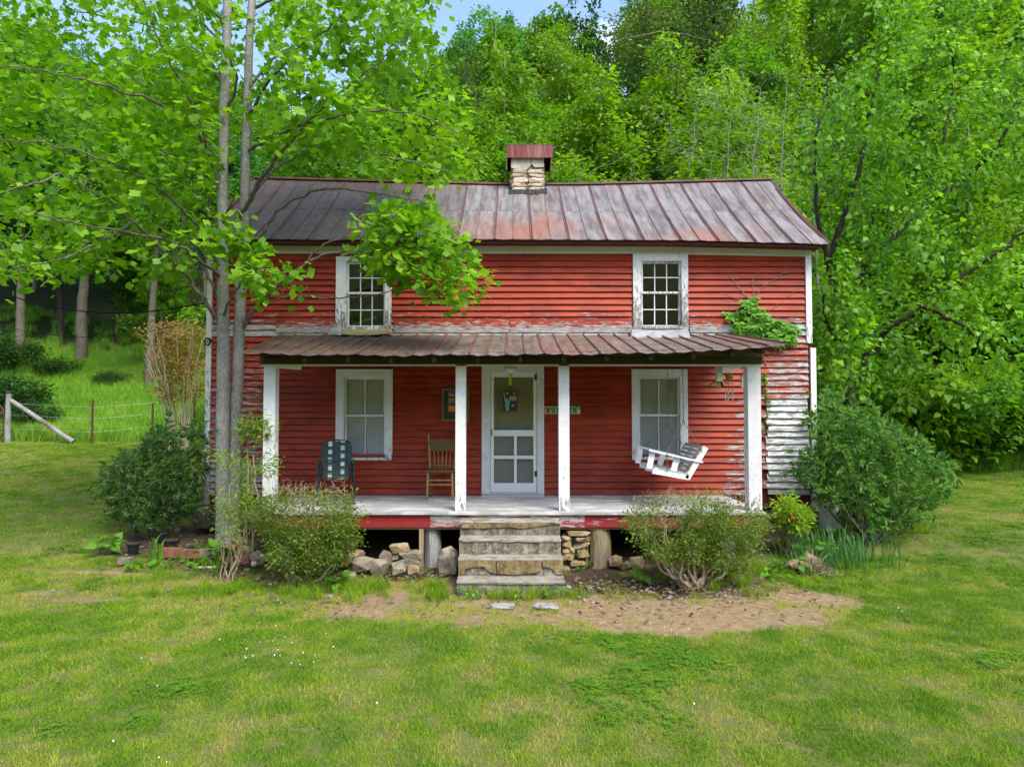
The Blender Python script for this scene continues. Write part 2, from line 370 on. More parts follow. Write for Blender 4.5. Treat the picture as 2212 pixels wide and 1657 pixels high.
# ground sheet
n = NB('ground_mat', .95, .1); co = n.coord((1,1,1), False)
a = n.noise(co, 1.3, 6, .6); b = n.noise(co, 11, 6, .7); c = n.noise(co, 60, 4, .7)
grass = n.mix(n.ramp(a, (.35, 0.0), (.65, 1.0)), (.085,.135,.022), (.17,.17,.055)); grass = n.mix(n.ramp(c, (.45, 0.0), (.65, 1.0)), grass, (.12,.09,.045))
dirt = n.mix(n.ramp(b, (.35, 0.0), (.65, 1.0)), (.20,.135,.068), (.33,.24,.135)); dirt = n.mix(n.ramp(a, (.5, 0.0), (.7, 1.0)), dirt, (.25,.165,.085)); dirt = n.mix(n.ramp(c, (.55, 0.0), (.7, 1.0)), dirt, (.14,.085,.05))
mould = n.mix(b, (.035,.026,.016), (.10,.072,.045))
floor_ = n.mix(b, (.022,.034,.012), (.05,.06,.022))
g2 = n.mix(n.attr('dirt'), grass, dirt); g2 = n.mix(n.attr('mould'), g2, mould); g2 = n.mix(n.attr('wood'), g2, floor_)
n.col(g2); n.bump(n.math('ADD', n.math('MULTIPLY', b, .5), n.math('MULTIPLY', c, .5)), .03, .6); M['ground_mat'] = n.m
def grassmat(name, cs):
    n = NB(name, .6, .25); t = n.attr('tint', 'INSTANCER'); tv = n.attr('bt')
    c = n.ramp(t, (0.0, cs[0]), (.35, cs[1]), (.7, cs[2]), (1.0, cs[3]))
    c = n.mix(n.math('MULTIPLY', tv, .55), c, tuple(min(1, v*1.35) for v in cs[2])); n.col(c)
    tr = n.n('ShaderNodeBsdfTranslucent'); n.nt.links.new(n.mix(1.0, c, (1.15,1.2,.6), 'MULTIPLY'), tr.inputs[0]); ms = n.n('ShaderNodeMixShader'); ms.inputs[0].default_value = .35
    n.nt.links.new(n.b.outputs[0], ms.inputs[1]); n.nt.links.new(tr.outputs[0], ms.inputs[2]); n.nt.links.new(ms.outputs[0], n.out.inputs[0]); M[name] = n.m
grassmat('grass_blade', ((.075,.212,.009), (.17,.318,.010), (.295,.392,.02), (.46,.38,.11)))
grassmat('clover_leaf', ((.055,.19,.014), (.085,.24,.016), (.13,.28,.018), (.18,.31,.02)))
grassmat('meadow_blade', ((.11,.30,.02), (.18,.40,.03), (.27,.45,.04), (.36,.46,.09)))
# ---------------------------------------------------------------- terrain
def seg_dist(px, py, poly):
    d = np.full(px.shape, 1e9); ins = np.zeros(px.shape, bool); n = len(poly)
    for i in range(n):
        x1, y1 = poly[i]; x2, y2 = poly[(i+1) % n]
        t = np.clip(((px-x1)*(x2-x1)+(py-y1)*(y2-y1))/((x2-x1)**2+(y2-y1)**2), 0, 1)
        d = np.minimum(d, np.hypot(px-x1-t*(x2-x1), py-y1-t*(y2-y1)))
        if y1 != y2:
            c = ((y1 > py) != (y2 > py)) & (px < (x2-x1)*(py-y1)/(y2-y1)+x1); ins ^= c
    return np.where(ins, d, -d)
DIRT = [(-2.5,8.35),(-2.07,7.75),(-.53,7.50),(.71,7.40),(1.87,7.13),(2.9,7.33),(3.7,7.75),(4.24,8.33),(4.0,8.75),(3.5,9.2),(3.45,10.1),(3.5,12),(-4.3,12),(-4.9,10.2),(-4.2,9.7),(-2.9,9.15)]
def dirt_mask(x, y):
    d = seg_dist(x, y, DIRT) + (fbm(x*2.2, y*2.2)-.5)*.35
    soft = np.where(x > .9, .10, .30)
    m = np.clip(d/soft+.5, 0, 1)
    m = m*np.where(x < .6, .95+.9*(fbm(x*1.7+9, y*1.7)-.45), 1.0)
    # worn spots in the left lawn
    for cx, cy, rx, ry in ((-4.95,8.5,.55,.16),(-5.9,8.75,.3,.12),(-4.2,9.25,.5,.2),(-5.6,9.6,.8,.1)):
        m = np.maximum(m, np.clip(1.25-np.hypot((x-cx)/rx, (y-cy)/ry)-(fbm(x*4, y*4)-.5)*1.2, 0, 1))
    return np.clip(m, 0, 1)
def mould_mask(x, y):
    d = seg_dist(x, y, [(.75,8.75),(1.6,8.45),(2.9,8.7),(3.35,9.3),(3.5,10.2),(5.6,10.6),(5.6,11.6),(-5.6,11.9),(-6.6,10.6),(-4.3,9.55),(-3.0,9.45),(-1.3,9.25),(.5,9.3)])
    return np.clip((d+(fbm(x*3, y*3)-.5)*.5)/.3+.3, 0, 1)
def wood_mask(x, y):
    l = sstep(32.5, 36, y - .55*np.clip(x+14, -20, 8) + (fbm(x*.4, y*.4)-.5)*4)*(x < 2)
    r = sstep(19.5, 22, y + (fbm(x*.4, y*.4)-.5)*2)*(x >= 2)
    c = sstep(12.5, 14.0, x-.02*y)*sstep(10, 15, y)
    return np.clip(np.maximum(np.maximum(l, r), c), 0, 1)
xs = np.concatenate([np.arange(-110,-30,4), np.arange(-30,-9,.7), np.arange(-9,9,.13), np.arange(9,30,.7), np.arange(30,111,4)])
ys = np.concatenate([np.arange(-62,2,2.5), np.arange(2,12.5,.11), np.arange(12.5,26,.3), np.arange(26,50,1), np.arange(50,141,4)])
gx, gy = np.meshgrid(xs, ys); GX, GY = gx.ravel(), gy.ravel()
V = np.stack([GX, GY, ground(GX, GY) - .02*dirt_mask(GX, GY)], 1)
nx, ny = len(xs), len(ys); idx = np.arange(nx*ny).reshape(ny, nx)
Q = np.stack([idx[:-1,:-1].ravel(), idx[:-1,1:].ravel(), idx[1:,1:].ravel(), idx[1:,:-1].ravel()], 1)
gnd = mesh_np('ground', V, Q, M['ground_mat'], None, {'dirt': dirt_mask(GX,GY), 'mould': mould_mask(GX,GY), 'wood': wood_mask(GX,GY)}, True)
tag(gnd, 'mown lawn and rising hillside ground with a worn dirt crescent before the steps', kind='structure')

# ---------------------------------------------------------------- grass: tufts set on points
def blade_tuft(name, m, nb, rad, h, w, lean, seed, seg=1):
    r = np.random.default_rng(seed); vs = []; fs = []; bt = []
    for i in range(nb):
        a = r.uniform(0, 2*math.pi); d = rad*math.sqrt(r.random()); bx, by = d*math.cos(a), d*math.sin(a)
        yaw = r.uniform(0, 2*math.pi); hh = h*r.uniform(.45, 1.15); ww = w*r.uniform(.7, 1.3); la = r.uniform(0, 2*math.pi); ln = hh*lean*r.uniform(.2, 1.2)
        cx, cy = math.cos(yaw)*ww/2, math.sin(yaw)*ww/2; n = len(vs); t = r.random()
        if seg == 1:
            vs += [(bx-cx,by-cy,-.005),(bx+cx,by+cy,-.005),(bx+ln*math.cos(la),by+ln*math.sin(la),hh)]; fs += [(n,n+1,n+2)]; bt += [0,0,t]
        else:
            mx_, my_ = bx+ln*.3*math.cos(la), by+ln*.3*math.sin(la)
            vs += [(bx-cx,by-cy,-.01),(bx+cx,by+cy,-.01),(mx_+cx*.8,my_+cy*.8,hh*.6),(mx_-cx*.8,my_-cy*.8,hh*.6),(bx+ln*math.cos(la),by+ln*math.sin(la),hh)]
            fs += [(n,n+1,n+2),(n,n+2,n+3),(n+3,n+2,n+4)]; bt += [0,0,t*.6,t*.6,t]
    me = bpy.data.meshes.new(name); me.from_pydata(vs, [], fs); me.materials.append(m)
    A = me.attributes.new('bt', 'FLOAT', 'POINT'); A.data.foreach_set('value', bt)
    return bpy.data.objects.new(name, me)
def clover_tuft(name, m, nl, rad, h, s, seed):
    r = np.random.default_rng(seed); vs = []; fs = []; bt = []
    for i in range(nl):
        a = r.uniform(0, 2*math.pi); d = rad*math.sqrt(r.random()); c = Vector((d*math.cos(a), d*math.sin(a), h*r.uniform(.4,1.1)*(1-.4*d/rad))); y0 = r.uniform(0, 6.28); t = r.random()
        for k in range(3):
            y = y0+k*2.094; e = Vector((math.cos(y), math.sin(y), r.uniform(-.1,.25))); p = Vector((-e.y, e.x, 0)); n = len(vs)
            vs += [c, c+(e*.6+p*.42)*s, c+e*s, c+(e*.6-p*.42)*s]; fs += [(n,n+1,n+2,n+3)]; bt += [t*.4, t, t, t]
    me = bpy.data.meshes.new(name); me.from_pydata([tuple(v) for v in vs], [], fs); me.materials.append(m)
    A = me.attributes.new('bt', 'FLOAT', 'POINT'); A.data.foreach_set('value', bt)
    return bpy.data.objects.new(name, me)
def scatter(name, tufts, P, scale, tint, label=None):
    """points carrying scale and tint; each gets one of the tufts"""
    me = bpy.data.meshes.new(name); me.vertices.add(len(P)); me.vertices.foreach_set('co', np.asarray(P, np.float32).ravel())
    for nm, a in (('sc', scale), ('tint', tint), ('yaw', RNG.uniform(0, 6.28, len(P)))):
        A = me.attributes.new(nm, 'FLOAT', 'POINT'); A.data.foreach_set('value', np.asarray(a, np.float32))
    o = bpy.data.objects.new(name, me); link(o); tag(o, label, kind='stuff')
    ng = bpy.data.node_groups.new(name, 'GeometryNodeTree'); ng.interface.new_socket('Geometry', in_out='INPUT', socket_type='NodeSocketGeometry'); ng.interface.new_socket('Geometry', in_out='OUTPUT', socket_type='NodeSocketGeometry')
    N, L = ng.nodes, ng.links; gi = N.new('NodeGroupInput'); go = N.new('NodeGroupOutput')
    iop = N.new('GeometryNodeInstanceOnPoints'); g2i = N.new('GeometryNodeJoinGeometry')
    for t in reversed(tufts):
        oi = N.new('GeometryNodeObjectInfo'); oi.inputs['Object'].default_value = t; oi.inputs['As Instance'].default_value = True; L.new(oi.outputs['Geometry'], g2i.inputs[0])
    L.new(g2i.outputs[0], iop.inputs['Instance']); L.new(gi.outputs[0], iop.inputs['Points']); iop.inputs['Pick Instance'].default_value = True
    def at_(nm):
        a = N.new('GeometryNodeInputNamedAttribute'); a.data_type = 'FLOAT'; a.inputs['Name'].default_value = nm; return a.outputs[0]
    cx = N.new('ShaderNodeCombineXYZ'); L.new(at_('yaw'), cx.inputs[2]); L.new(cx.outputs[0], iop.inputs['Rotation']); L.new(at_('sc'), iop.inputs['Scale'])
    rv = N.new('FunctionNodeRandomValue'); rv.data_type = 'INT'; rv.inputs['Min'].default_value = 0; rv.inputs['Max'].default_value = len(tufts)-1
    L.new(rv.outputs['Value'] if rv.outputs['Value'].type == 'INT' else rv.outputs[2], iop.inputs['Instance Index'])
    L.new(iop.outputs[0], go.inputs[0]); md = o.modifiers.new('scatter', 'NODES'); md.node_group = ng
    return o
def pts_in(n, x0, x1, y0, y1):
    x = RNG.uniform(x0, x1, n); y = RNG.uniform(y0, y1, n); return x, y
def in_view(x, y, m=.5): return np.abs(x) < .76*y + m
HOUSE = lambda x, y: (np.abs(x) < 5.2) & (y > 11.65) & (y < 16.2) | ((np.abs(x+.05) < 3.85) & (y > 9.85) & (y < 12)) | ((x > -.85) & (x < .72) & (y > 8.68) & (y < 9.9))
T_grass = [blade_tuft('grass_tuft', M['grass_blade'], 30, .085, .034, .0058, 1.0, 10+i) for i in range(5)]
T_long = [blade_tuft('long_tuft', M['grass_blade'], 40, .10, .17, .007, .7, 30+i, 2) for i in range(4)]
T_clov = [clover_tuft('clover_tuft', M['clover_leaf'], 26, .10, .045, .017, 50+i) for i in range(4)]
T_mead = [blade_tuft('meadow_tuft', M['meadow_blade'], 46, .22, .48, .014, .55, 70+i, 2) for i in range(4)]
T_fine = [blade_tuft('dry_tuft', M['grass_blade'], 22, .08, .03, .004, 1.6, 90+i) for i in range(3)]
def dryness(x, y):
    a = fbm(x*.8+3, y*.8+8, 4); b = fbm(x*3.1, y*3.1+4, 3)
    return np.clip((a-.46)*1.5 + (b-.5)*1.9 + .36, 0, 1)
# near lawn
x1, y1 = pts_in(52000, -9.5, 9.5, 3.9, 10.2); k = in_view(x1, y1) & ~HOUSE(x1, y1)
x2, y2 = pts_in(60000, -19, 19, 10.2, 23.5); k2 = in_view(x2, y2) & ~HOUSE(x2, y2) & (wood_mask(x2, y2) < .5)
x = np.concatenate([x1[k], x2[k2]]); y = np.concatenate([y1[k], y2[k2]])
d = np.maximum(dirt_mask(x, y), .95*mould_mask(x, y)); dry = dryness(x, y)
keep = RNG.random(len(x)) > np.clip(d*1.3 + .42*(dry > .72) , 0, .992); keep &= ~((x < -4.2) & (y > 21.3))
x, y, dry = x[keep], y[keep], dry[keep]; d = d[keep]
fine_ = fbm(x*5.5+1, y*5.5, 2)-.5; dry = np.clip(dry-.06, 0, 1)
tint = np.clip(dry + fine_*1.1 + RNG.normal(0, .27, len(x)) + .4*d*(x < 1), 0, 1)
sc = RNG.uniform(.6, 1.25, len(x))*(1-.9*fine_)*(1+.045*np.clip(y-9, 0, 14))*(1-.35*d)
scatter('lawn_grass', T_grass, np.stack([x, y, ground(x, y)], 1), sc, tint, 'short mown lawn grass, green with yellowed patches')
# straw on the worn earth
x, y = pts_in(14000, -5, 4.6, 6.9, 10); d = dirt_mask(x, y); k = (d > .25) & ~HOUSE(x, y) & (fbm(x*3+2, y*3) > np.where(x > .8, .60, .50)); x, y = x[k], y[k]
scatter('dry_grass', T_fine, np.stack([x, y, ground(x, y)-.012], 1), RNG.uniform(.6, 1.1, len(x)), np.clip(RNG.normal(.82, .16, len(x)), 0, 1), 'thin straw coloured grass on the worn earth')
# clover patches
x, y = pts_in(26000, -9, 9, 4, 12); c = fbm(x*1.1+31, y*1.1+7, 4) + .07*np.exp(-((x-2.3)**2+(y-5.3)**2)/.35)  + .16*np.exp(-((x-4.1)**2+(y-9.3)**2)/.5)
k = (c > .655) & (RNG.random(len(x)) < .4) & (dirt_mask(x, y) < .2) & in_view(x, y) & ~HOUSE(x, y) & (mould_mask(x, y) < .6); x, y = x[k], y[k]
scatter('clover', T_clov, np.stack([x, y, ground(x, y)], 1), RNG.uniform(.7, 1.25, len(x)), RNG.random(len(x)), 'dark green clover patches in the lawn')
# unmown meadow beyond the wire fence, and rough edge on the right
x, y = pts_in(15000, -26, -3, 21.3, 36); k = in_view(x, y, 1) & (RNG.random(len(x)) > .9*wood_mask(x, y)) & ~((x > -5.6) & (y < 17))
xr, yr = pts_in(2600, 7, 19, 18.2, 21.5); kr = (yr > 18.6 + .8*fbm(xr, yr)); x = np.concatenate([x[k], xr[kr]]); y = np.concatenate([y[k], yr[kr]])
scatter('meadow_grass', T_mead, np.stack([x, y, ground(x, y)], 1), RNG.uniform(.6, 1.2, len(x)), RNG.random(len(x))*fbm(x*.5, y*.5)*1.6, 'tall unmown grass on the slope beyond the fence')
# longer grass round rocks, steps and shrubs
cl = [(-3.15,8.85,.75,.2,36),(-1.35,8.95,.4,.15,10),(-.95,8.7,.10,.2,12),(-.1,8.55,.75,.05,26),(3.9,9.6,.6,.35,60),(-2.0,8.9,.5,.2,22),(-4.2,10.2,.5,.3,40),(3.1,9.0,.5,.2,25),(6.0,11.6,.9,.3,60)]
x = np.concatenate([RNG.normal(c[0], c[2], c[4]) for c in cl]); y = np.concatenate([RNG.normal(c[1], c[3], c[4]) for c in cl]); k = ~HOUSE(x, y) & (y > 8); x, y = x[k], y[k]
scatter('long_grass', T_long, np.stack([x, y, ground(x, y)], 1), RNG.uniform(.5, 1.05, len(x)), RNG.random(len(x))*.55, 'longer uncut grass along the rocks and steps')

# ---------------------------------------------------------------- the house
WY = 11.70
house = thing('farmhouse', 'weathered red two storey clapboard farmhouse with rusty metal roof and front porch', 'house', (0, WY, 0))
XL, XR = AX(447, WY), AX(1753, WY)
FRZ_B = lambda x: np.interp(x, [XL, -1, 2, XR], [AZ(549,WY), AZ(549,WY), AZ(549,WY), AZ(556,WY)])
FRZ_T = lambda x: np.interp(x, [XL, -1, 2, XR], [AZ(517,WY), AZ(519,WY), AZ(520,WY), AZ(530,WY)])
OPEN = {}   # name -> casing outer rect, sash rect (photo px on the wall plane)
OPEN['ul'] = ((725,845,556,714), (747,831,566,707)); OPEN['ur'] = ((1368,1487,549,712), (1386,1473,565,706))
OPEN['ll'] = ((727,849,798,994), (744,833,815,988)); OPEN['lr'] = ((1364,1484,798,993), (1379,1468,814,987)); OPEN['door'] = ((1041,1175,790,1072), (1059,1160,803,1064))
def rect(r, Y=WY): return AX(r[0],Y), AX(r[1],Y), AZ(r[3],Y), AZ(r[2],Y)   # x0,x1,z0,z1
HOLES = [rect(v[1]) for v in OPEN.values()]; CAS = [rect(v[0]) for v in OPEN.values()]
ZB = .66; ZT = 5.35; DEPTH = 4.3
bx = sorted({XL, XR, *[h[0] for h in HOLES], *[h[1] for h in HOLES]}); bz = sorted({ZB, 5.02, *[h[2] for h in HOLES], *[h[3] for h in HOLES]})
w = MB()
for i in range(len(bx)-1):
    for j in range(len(bz)-1):
        cx, cz = (bx[i]+bx[i+1])/2, (bz[j]+bz[j+1])/2
        if not any(h[0] < cx < h[1] and h[2] < cz < h[3] for h in HOLES): w.box(bx[i], bx[i+1], WY+.012, WY+.11, bz[j], bz[j+1])
w.box(XL, XL+.1, WY+.11, WY+DEPTH, ZB, 5.02); w.box(XR-.1, XR, WY+.11, WY+DEPTH, ZB, 5.02); w.box(XL+.1, XR-.1, WY+DEPTH-.1, WY+DEPTH, ZB, 5.02)
w.build('wall', M['sheathing'], house)
MB().box(XL+.1, XR-.1, WY+.11, WY+DEPTH-.1, .8, .9).box(XL+.1, XR-.1, WY+.11, WY+DEPTH-.1, 3.18, 3.26).box(-.9, -.8, WY+.11, WY+DEPTH-.1, .9, 3.18).build('inner_floor', M['room_dark'], house)
# how much paint has gone, by place on the wall
def peel_at(x, z):
    px, py = proj(x, WY, z)
    v = .20 + .14*fbm(np.array([px*.01]), np.array([py*.03]))[0]
    if py < 640: v -= .03
    if 668 < py < 727: v = max(v, .40 + .18*(py-668)/55 + (.1 if py > 704 else 0))
    if py > 735 and px > 1560:
        edge = 1640 - (py-850)*.42 + 26*math.sin(px*.05+py*.21)
        if px > 1648: v = max(v, .40 + .16*min(1, (py-735)/60)*(1 if px > 1655 else .6))
        elif py > 850 and px > edge-55: v = max(v, .30 + .24*min(1, max(0, (px-edge+55)/60)))
    if px > 1490 and 640 < py <= 735: v = max(v, .26 + (.30 if px > 1600 and py > 680 else .10)*min(1, (py-640)/60))
    if px < 600 and py > 690: v = max(v, .38 + .16*min(1, (py-690)/200))
    if px < 560 and py > 1000: v = .62
    if 850 < py and 1000 > px > 600: v = max(v, .21)
    if 900 < py < 1060 and 1180 < px < 1370: v = max(v, .27)
    return v
def clap(x0, x1, z0, h, m, drop=.012, lift=0.0, jag=0.0, name='clapboard', pk=1.0):
    n = max(2, min(14, int((x1-x0)/.16))); mb = MB(); vs = []; a = []
    ph = random.uniform(0, 50)
    for i in range(n+1):
        x = x0+(x1-x0)*i/n; p = peel_at(x, z0+h*.3)*pk
        wob = (vnoise(np.array([x*1.3+ph]), np.array([ph]))[0]-.5)*.008 + (random.uniform(-1,1)*.012*max(0, (p-.36)*3))
        zt = z0+h+.018; zb = z0-drop+wob+lift*(i/n)
        xx = x + (random.uniform(-jag, jag) if i in (0, n) else 0)
        vs += [(xx, WY+.006, zt), (xx, WY-.040, zb+.011), (xx, WY-.031, zb), (xx, WY+.008, zb+.006)]
        a += [p*.92, p, p*1.06, p]
    fs = []
    for i in range(n):
        for k in range(3): fs.append((i*4+k, i*4+k+1, (i+1)*4+k+1, (i+1)*4+k))
    fs += [(0,3,2,1), (n*4, n*4+1, n*4+2, n*4+3)]
    mb.add(vs, fs, a); return mb.build(name, m, house, attr='peel')
EXPO = .1065; row = 0; z = ZB+.04
XW0, XW1, ZW0, ZW1 = AX(1655,WY), AX(1752,WY)-.02, AZ(1088,WY), AZ(866,WY)
z = AZ(549, WY) - EXPO*38.0
ZBELT0, ZBELT1 = AZ(719,WY), AZ(690,WY)
while z < AZ(549, WY)-.03:
    h = min(EXPO, AZ(549,WY)-z)
    cuts = [(c[0], c[1]) for c in CAS if c[2] < z+.004 and c[3] > z+h-.004]
    segs = []; x = XL+.055
    for c in sorted(cuts): segs.append((x, c[0]+.01)); x = c[1]-.01
    segs.append((x, XR-.055))
    white = ZW0-.02 < z < ZW1-.05
    for a, b in segs:
        if b-a < .05: continue
        parts = []
        strip = white and b > XW0
        if strip: parts = [(a, XW0-.13), (XW0-.125, XW0-.012), (XW0, b)]
        elif b-a > 1.9 and random.random() < .55:
            c = a+(b-a)*random.uniform(.25, .75); parts = [(a, c-.002), (c+.002, b)]
        else: parts = [(a, b)]
        for i, (p, q) in enumerate(parts):
            iw = white and p >= XW0-.001
            if strip and i == 1 and random.random() < .3: continue
            clap(p, q, z + (random.uniform(-.006,.006) if iw else 0), h, M['white_clapboard'] if iw and z > ZW0+.17 else (M['grey_board'] if iw else M['red_paint']), lift=random.uniform(-.004,.004), jag=.03 if strip else 0.0, pk=.66 if iw else 1.0)
    z += h; row += 1
# belt of wide boards just above the porch roof
for a, b in ((597,724),(851,1100),(1102,1364),(1490,1612)):
    x0, x1 = AX(a,WY), AX(b,WY); n = 10; vs = []; at_ = []; fs = []
    for i in range(n+1):
        x = x0+(x1-x0)*i/n; zz = (ZBELT0+random.uniform(-.006,.004), ZBELT0+.10, ZBELT1)
        vs += [(x, WY-.044, zz[0]), (x, WY-.050, zz[1]), (x, WY-.050, zz[2]), (x, WY+.01, zz[2])]; at_ += [.70, .56, .42, .34]
    for i in range(n):
        for k in range(3): fs.append((i*4+k, (i+1)*4+k, (i+1)*4+k+1, i*4+k+1))
    fs += [(0,1,2,3), (n*4+3,n*4+2,n*4+1,n*4)]
    MB().add(vs, fs, at_).build('belt_board', M['red_paint'], house, attr='peel')
# frieze and corner boards
def slope_board(name, xa, xb, zb, zt, y0, y1, m, a, n=8):
    vs = []; fs = []; at_ = []
    for i in range(n+1):
        x = xa+(xb-xa)*i/n; vs += [(x,y0,zb(x)),(x,y0,zt(x)),(x,y1,zt(x)),(x,y1,zb(x))]; at_ += [a]*4
    for i in range(n):
        for k in range(4): fs.append((i*4+k, (i+1)*4+k, (i+1)*4+(k+1)%4, i*4+(k+1)%4))
    fs += [(0,1,2,3), (n*4+3,n*4+2,n*4+1,n*4)]
    return MB().add(vs, fs, at_).build(name, m, house, attr='peel')
for a, b in ((XL, -2.2), (-2.198, 1.6), (1.602, XR)): slope_board('frieze_board', a, b, FRZ_B, FRZ_T, WY-.046, WY+.01, M['white_paint'], .16)
def board(name, x0, x1, y0, y1, z0, z1, m, pa=.2, pb=.2, parent=house, n=6):
    vs = []; fs = []; at_ = []
    for i in range(n+1):
        zz = z0+(z1-z0)*i/n; vs += [(x0,y0,zz),(x1,y0,zz),(x1,y1,zz),(x0,y1,zz)]; at_ += [pa+(pb-pa)*(i/n)**.6]*4
    for i in range(n):
        for k in range(4): fs.append((i*4+k, i*4+(k+1)%4, (i+1)*4+(k+1)%4, (i+1)*4+k))
    fs += [(3,2,1,0), (n*4,n*4+1,n*4+2,n*4+3)]
    return MB().add(vs, fs, at_).build(name, m, parent, attr='peel')
board('corner_board', XL-.012, XL+.075, WY-.050, WY+.13, .62, AZ(527,WY), M['white_paint'], .56, .22)
board('corner_board', XR-.085, XR+.012, WY-.050, WY+.13, AZ(742,WY), AZ(540,WY), M['white_paint'], .42, .2)
board('corner_board', XR-.02, XR+.07, WY-.046, WY+.02, .66, AZ(752,WY), M['white_paint'], .3, .1)
# foundation stones under the corners
def rock_mb(cx, cy, cz, w, d, h, seed, squash=.8, n=26):
    r = random.Random(seed); bm = bmesh.new()
    for i in range(n):
        v = Vector((r.gauss(0,1), r.gauss(0,1), r.gauss(0,1))).normalized()
        p = [math.copysign(abs(c)**squash, c) for c in v]
        k = r.uniform(.86, 1.06); bm.verts.new((cx+p[0]*w/2*k, cy+p[1]*d/2*k, cz+p[2]*h/2*k))
    bmesh.ops.convex_hull(bm, input=bm.verts); bmesh.ops.delete(bm, geom=[v for v in bm.verts if not v.link_faces], context='VERTS')
    bm.verts.index_update(); mb = MB(); mb.add([v.co[:] for v in bm.verts], [[v.index for v in f.verts] for f in bm.faces]); bm.free(); return mb
for cx, cz, w_, h_ in ((-5.0,.46,.5,.34),(-4.4,.48,.45,.32),(5.0,.50,.55,.32),(4.55,.5,.5,.3),(4.15,.47,.4,.28),(4.8,.3,.6,.22),(4.3,.28,.5,.2)):
    rock_mb(cx, WY+.14, cz, w_, .4, h_, int(cx*100+cz*7), .55).build('foundation_stone', M['tan_stone'], house)

# windows
def window(key, cols, rows_per_sash, blind=None, flashing=True, weather=.2):
    o, s = OPEN[key]; x0, x1, z0, z1 = rect(o); a0, a1, b0, b1 = rect(s); y0 = WY-.062
    cas = MB()
    win = board('window', x0, a0, y0, WY+.015, z0, z1, M['white_paint'], weather+.28, weather, house)
    board('casing', a1, x1, y0, WY+.015, z0, z1, M['white_paint'], weather+.32, weather, win)
    board('casing', a0, a1, y0+.002, WY+.015, b1, z1, M['white_paint'], weather, weather, win)
    board('sill', a0, a1, y0-.014, WY+.02, z0+.004, b0, M['white_paint'], weather+.22, weather+.2, win)
    zm = (b0+b1)/2 + .01; sw = .036
    for (p, q, yy) in ((zm, b1, WY+.005), (b0, zm+.03, WY+.035)):
        sash = MB(); sash.box(a0, a0+sw, yy, yy+.03, p, q).box(a1-sw, a1, yy, yy+.03, p, q).box(a0+sw, a1-sw, yy, yy+.03, p, p+sw*.9).box(a0+sw, a1-sw, yy, yy+.03, q-sw, q)
        so_ = board('sash', a0, a0+sw, yy, yy+.03, p, q, M['white_paint'], weather+.1, weather, win, 3)
        for bb in ((a1-sw,a1,p,q),(a0+sw,a1-sw,p,p+sw*.9),(a0+sw,a1-sw,q-sw,q)): board('sash', bb[0], bb[1], yy+.001, yy+.03, bb[2], bb[3], M['white_paint'], weather+.1, weather+.1, win, 2)
        iw, ih = (a1-a0-2*sw)/cols, (q-p-sw*1.9)/rows_per_sash
        for i in range(1, cols): MB().box(a0+sw+i*iw-.008, a0+sw+i*iw+.008, yy+.002, yy+.026, p+sw*.9, q-sw, weather).build('muntin', M['white_paint'], win, attr='peel')
        for j in range(1, rows_per_sash): MB().box(a0+sw, a1-sw, yy+.004, yy+.024, p+sw*.9+j*ih-.008, p+sw*.9+j*ih+.008, weather).build('muntin', M['white_paint'], win, attr='peel')
        for i in range(cols):
            for j in range(rows_per_sash):
                t = random.uniform(-.002, .002)
                xa, xb, za, zb = a0+sw+i*iw, a0+sw+(i+1)*iw, p+sw*.9+j*ih, p+sw*.9+(j+1)*ih; yg = yy+.013
                MB().add([(xa,yg-t,za),(xb,yg+t,za),(xb,yg+t*.5,zb),(xa,yg-t*1.5,zb),(xa,yg-t+.003,za),(xb,yg+t+.003,za),(xb,yg+t*.5+.003,zb),(xa,yg-t*1.5+.003,zb)],
                         [(0,1,2,3),(7,6,5,4),(0,4,5,1),(1,5,6,2),(2,6,7,3),(3,7,4,0)]).build('pane', M['glass_old'], win)
    if blind:
        bl = MB(); zz = b0+.03
        while zz < b1-.02:
            bl.add([(a0+.03,WY+.080,zz+.020),(a1-.03,WY+.080,zz+.020),(a1-.03,WY+.092,zz),(a0+.03,WY+.092,zz),(a0+.03,WY+.082,zz+.021),(a1-.03,WY+.082,zz+.021),(a1-.03,WY+.094,zz+.001),(a0+.03,WY+.094,zz+.001)],
                   [(0,3,2,1),(4,5,6,7),(0,1,5,4),(2,3,7,6)]); zz += .0225
        bl.build('blind', blind, win, kind='stuff')
    return win, (x0, x1, z0, z1)
wul, _ = window('ul', 3, 2, weather=.24); wur, rur = window('ur', 3, 2, weather=.30)
window('ll', 2, 1, M['blind_white'], weather=.14); window('lr', 2, 1, M['blind_white'], weather=.14)
MB().bar((AX(752,12),12.05,AZ(704,12)), (AX(812,12),11.95,AZ(686,12)), .02, .05).build('loose_stick', M['chair_oak'], wul)
# metal aprons under the upper windows
def apron(win, pts_top, pts_bot, y0, y1, m):
    n = len(pts_top); vs = []
    for i in range(n):
        vs += [(AX(pts_top[i][0],y0), y0, AZ(pts_top[i][1],y0)), (AX(pts_bot[i][0],y1), y1, AZ(pts_bot[i][1],y1))]
    vs2 = [(x, y+.004, z-.004) for x, y, z in vs]; N2 = len(vs); fs = []
    for i in range(n-1): fs += [(2*i, 2*i+1, 2*i+3, 2*i+2), (N2+2*i, N2+2*i+2, N2+2*i+3, N2+2*i+1), (2*i+1, N2+2*i+1, N2+2*i+3, 2*i+3)]
    MB().add(vs+vs2, fs).build('sill_flashing', m, win)
apron(wur, [(1366,711),(1400,713),(1440,713),(1488,711)], [(1364,735),(1398,739),(1440,737),(1494,733)], WY-.068, WY-.62, M['galvanized'])
apron(wul, [(738,710),(770,712),(800,712),(835,710)], [(737,722),(770,725),(800,724),(836,721)], WY-.068, WY-.34, M['yellow_tin'])
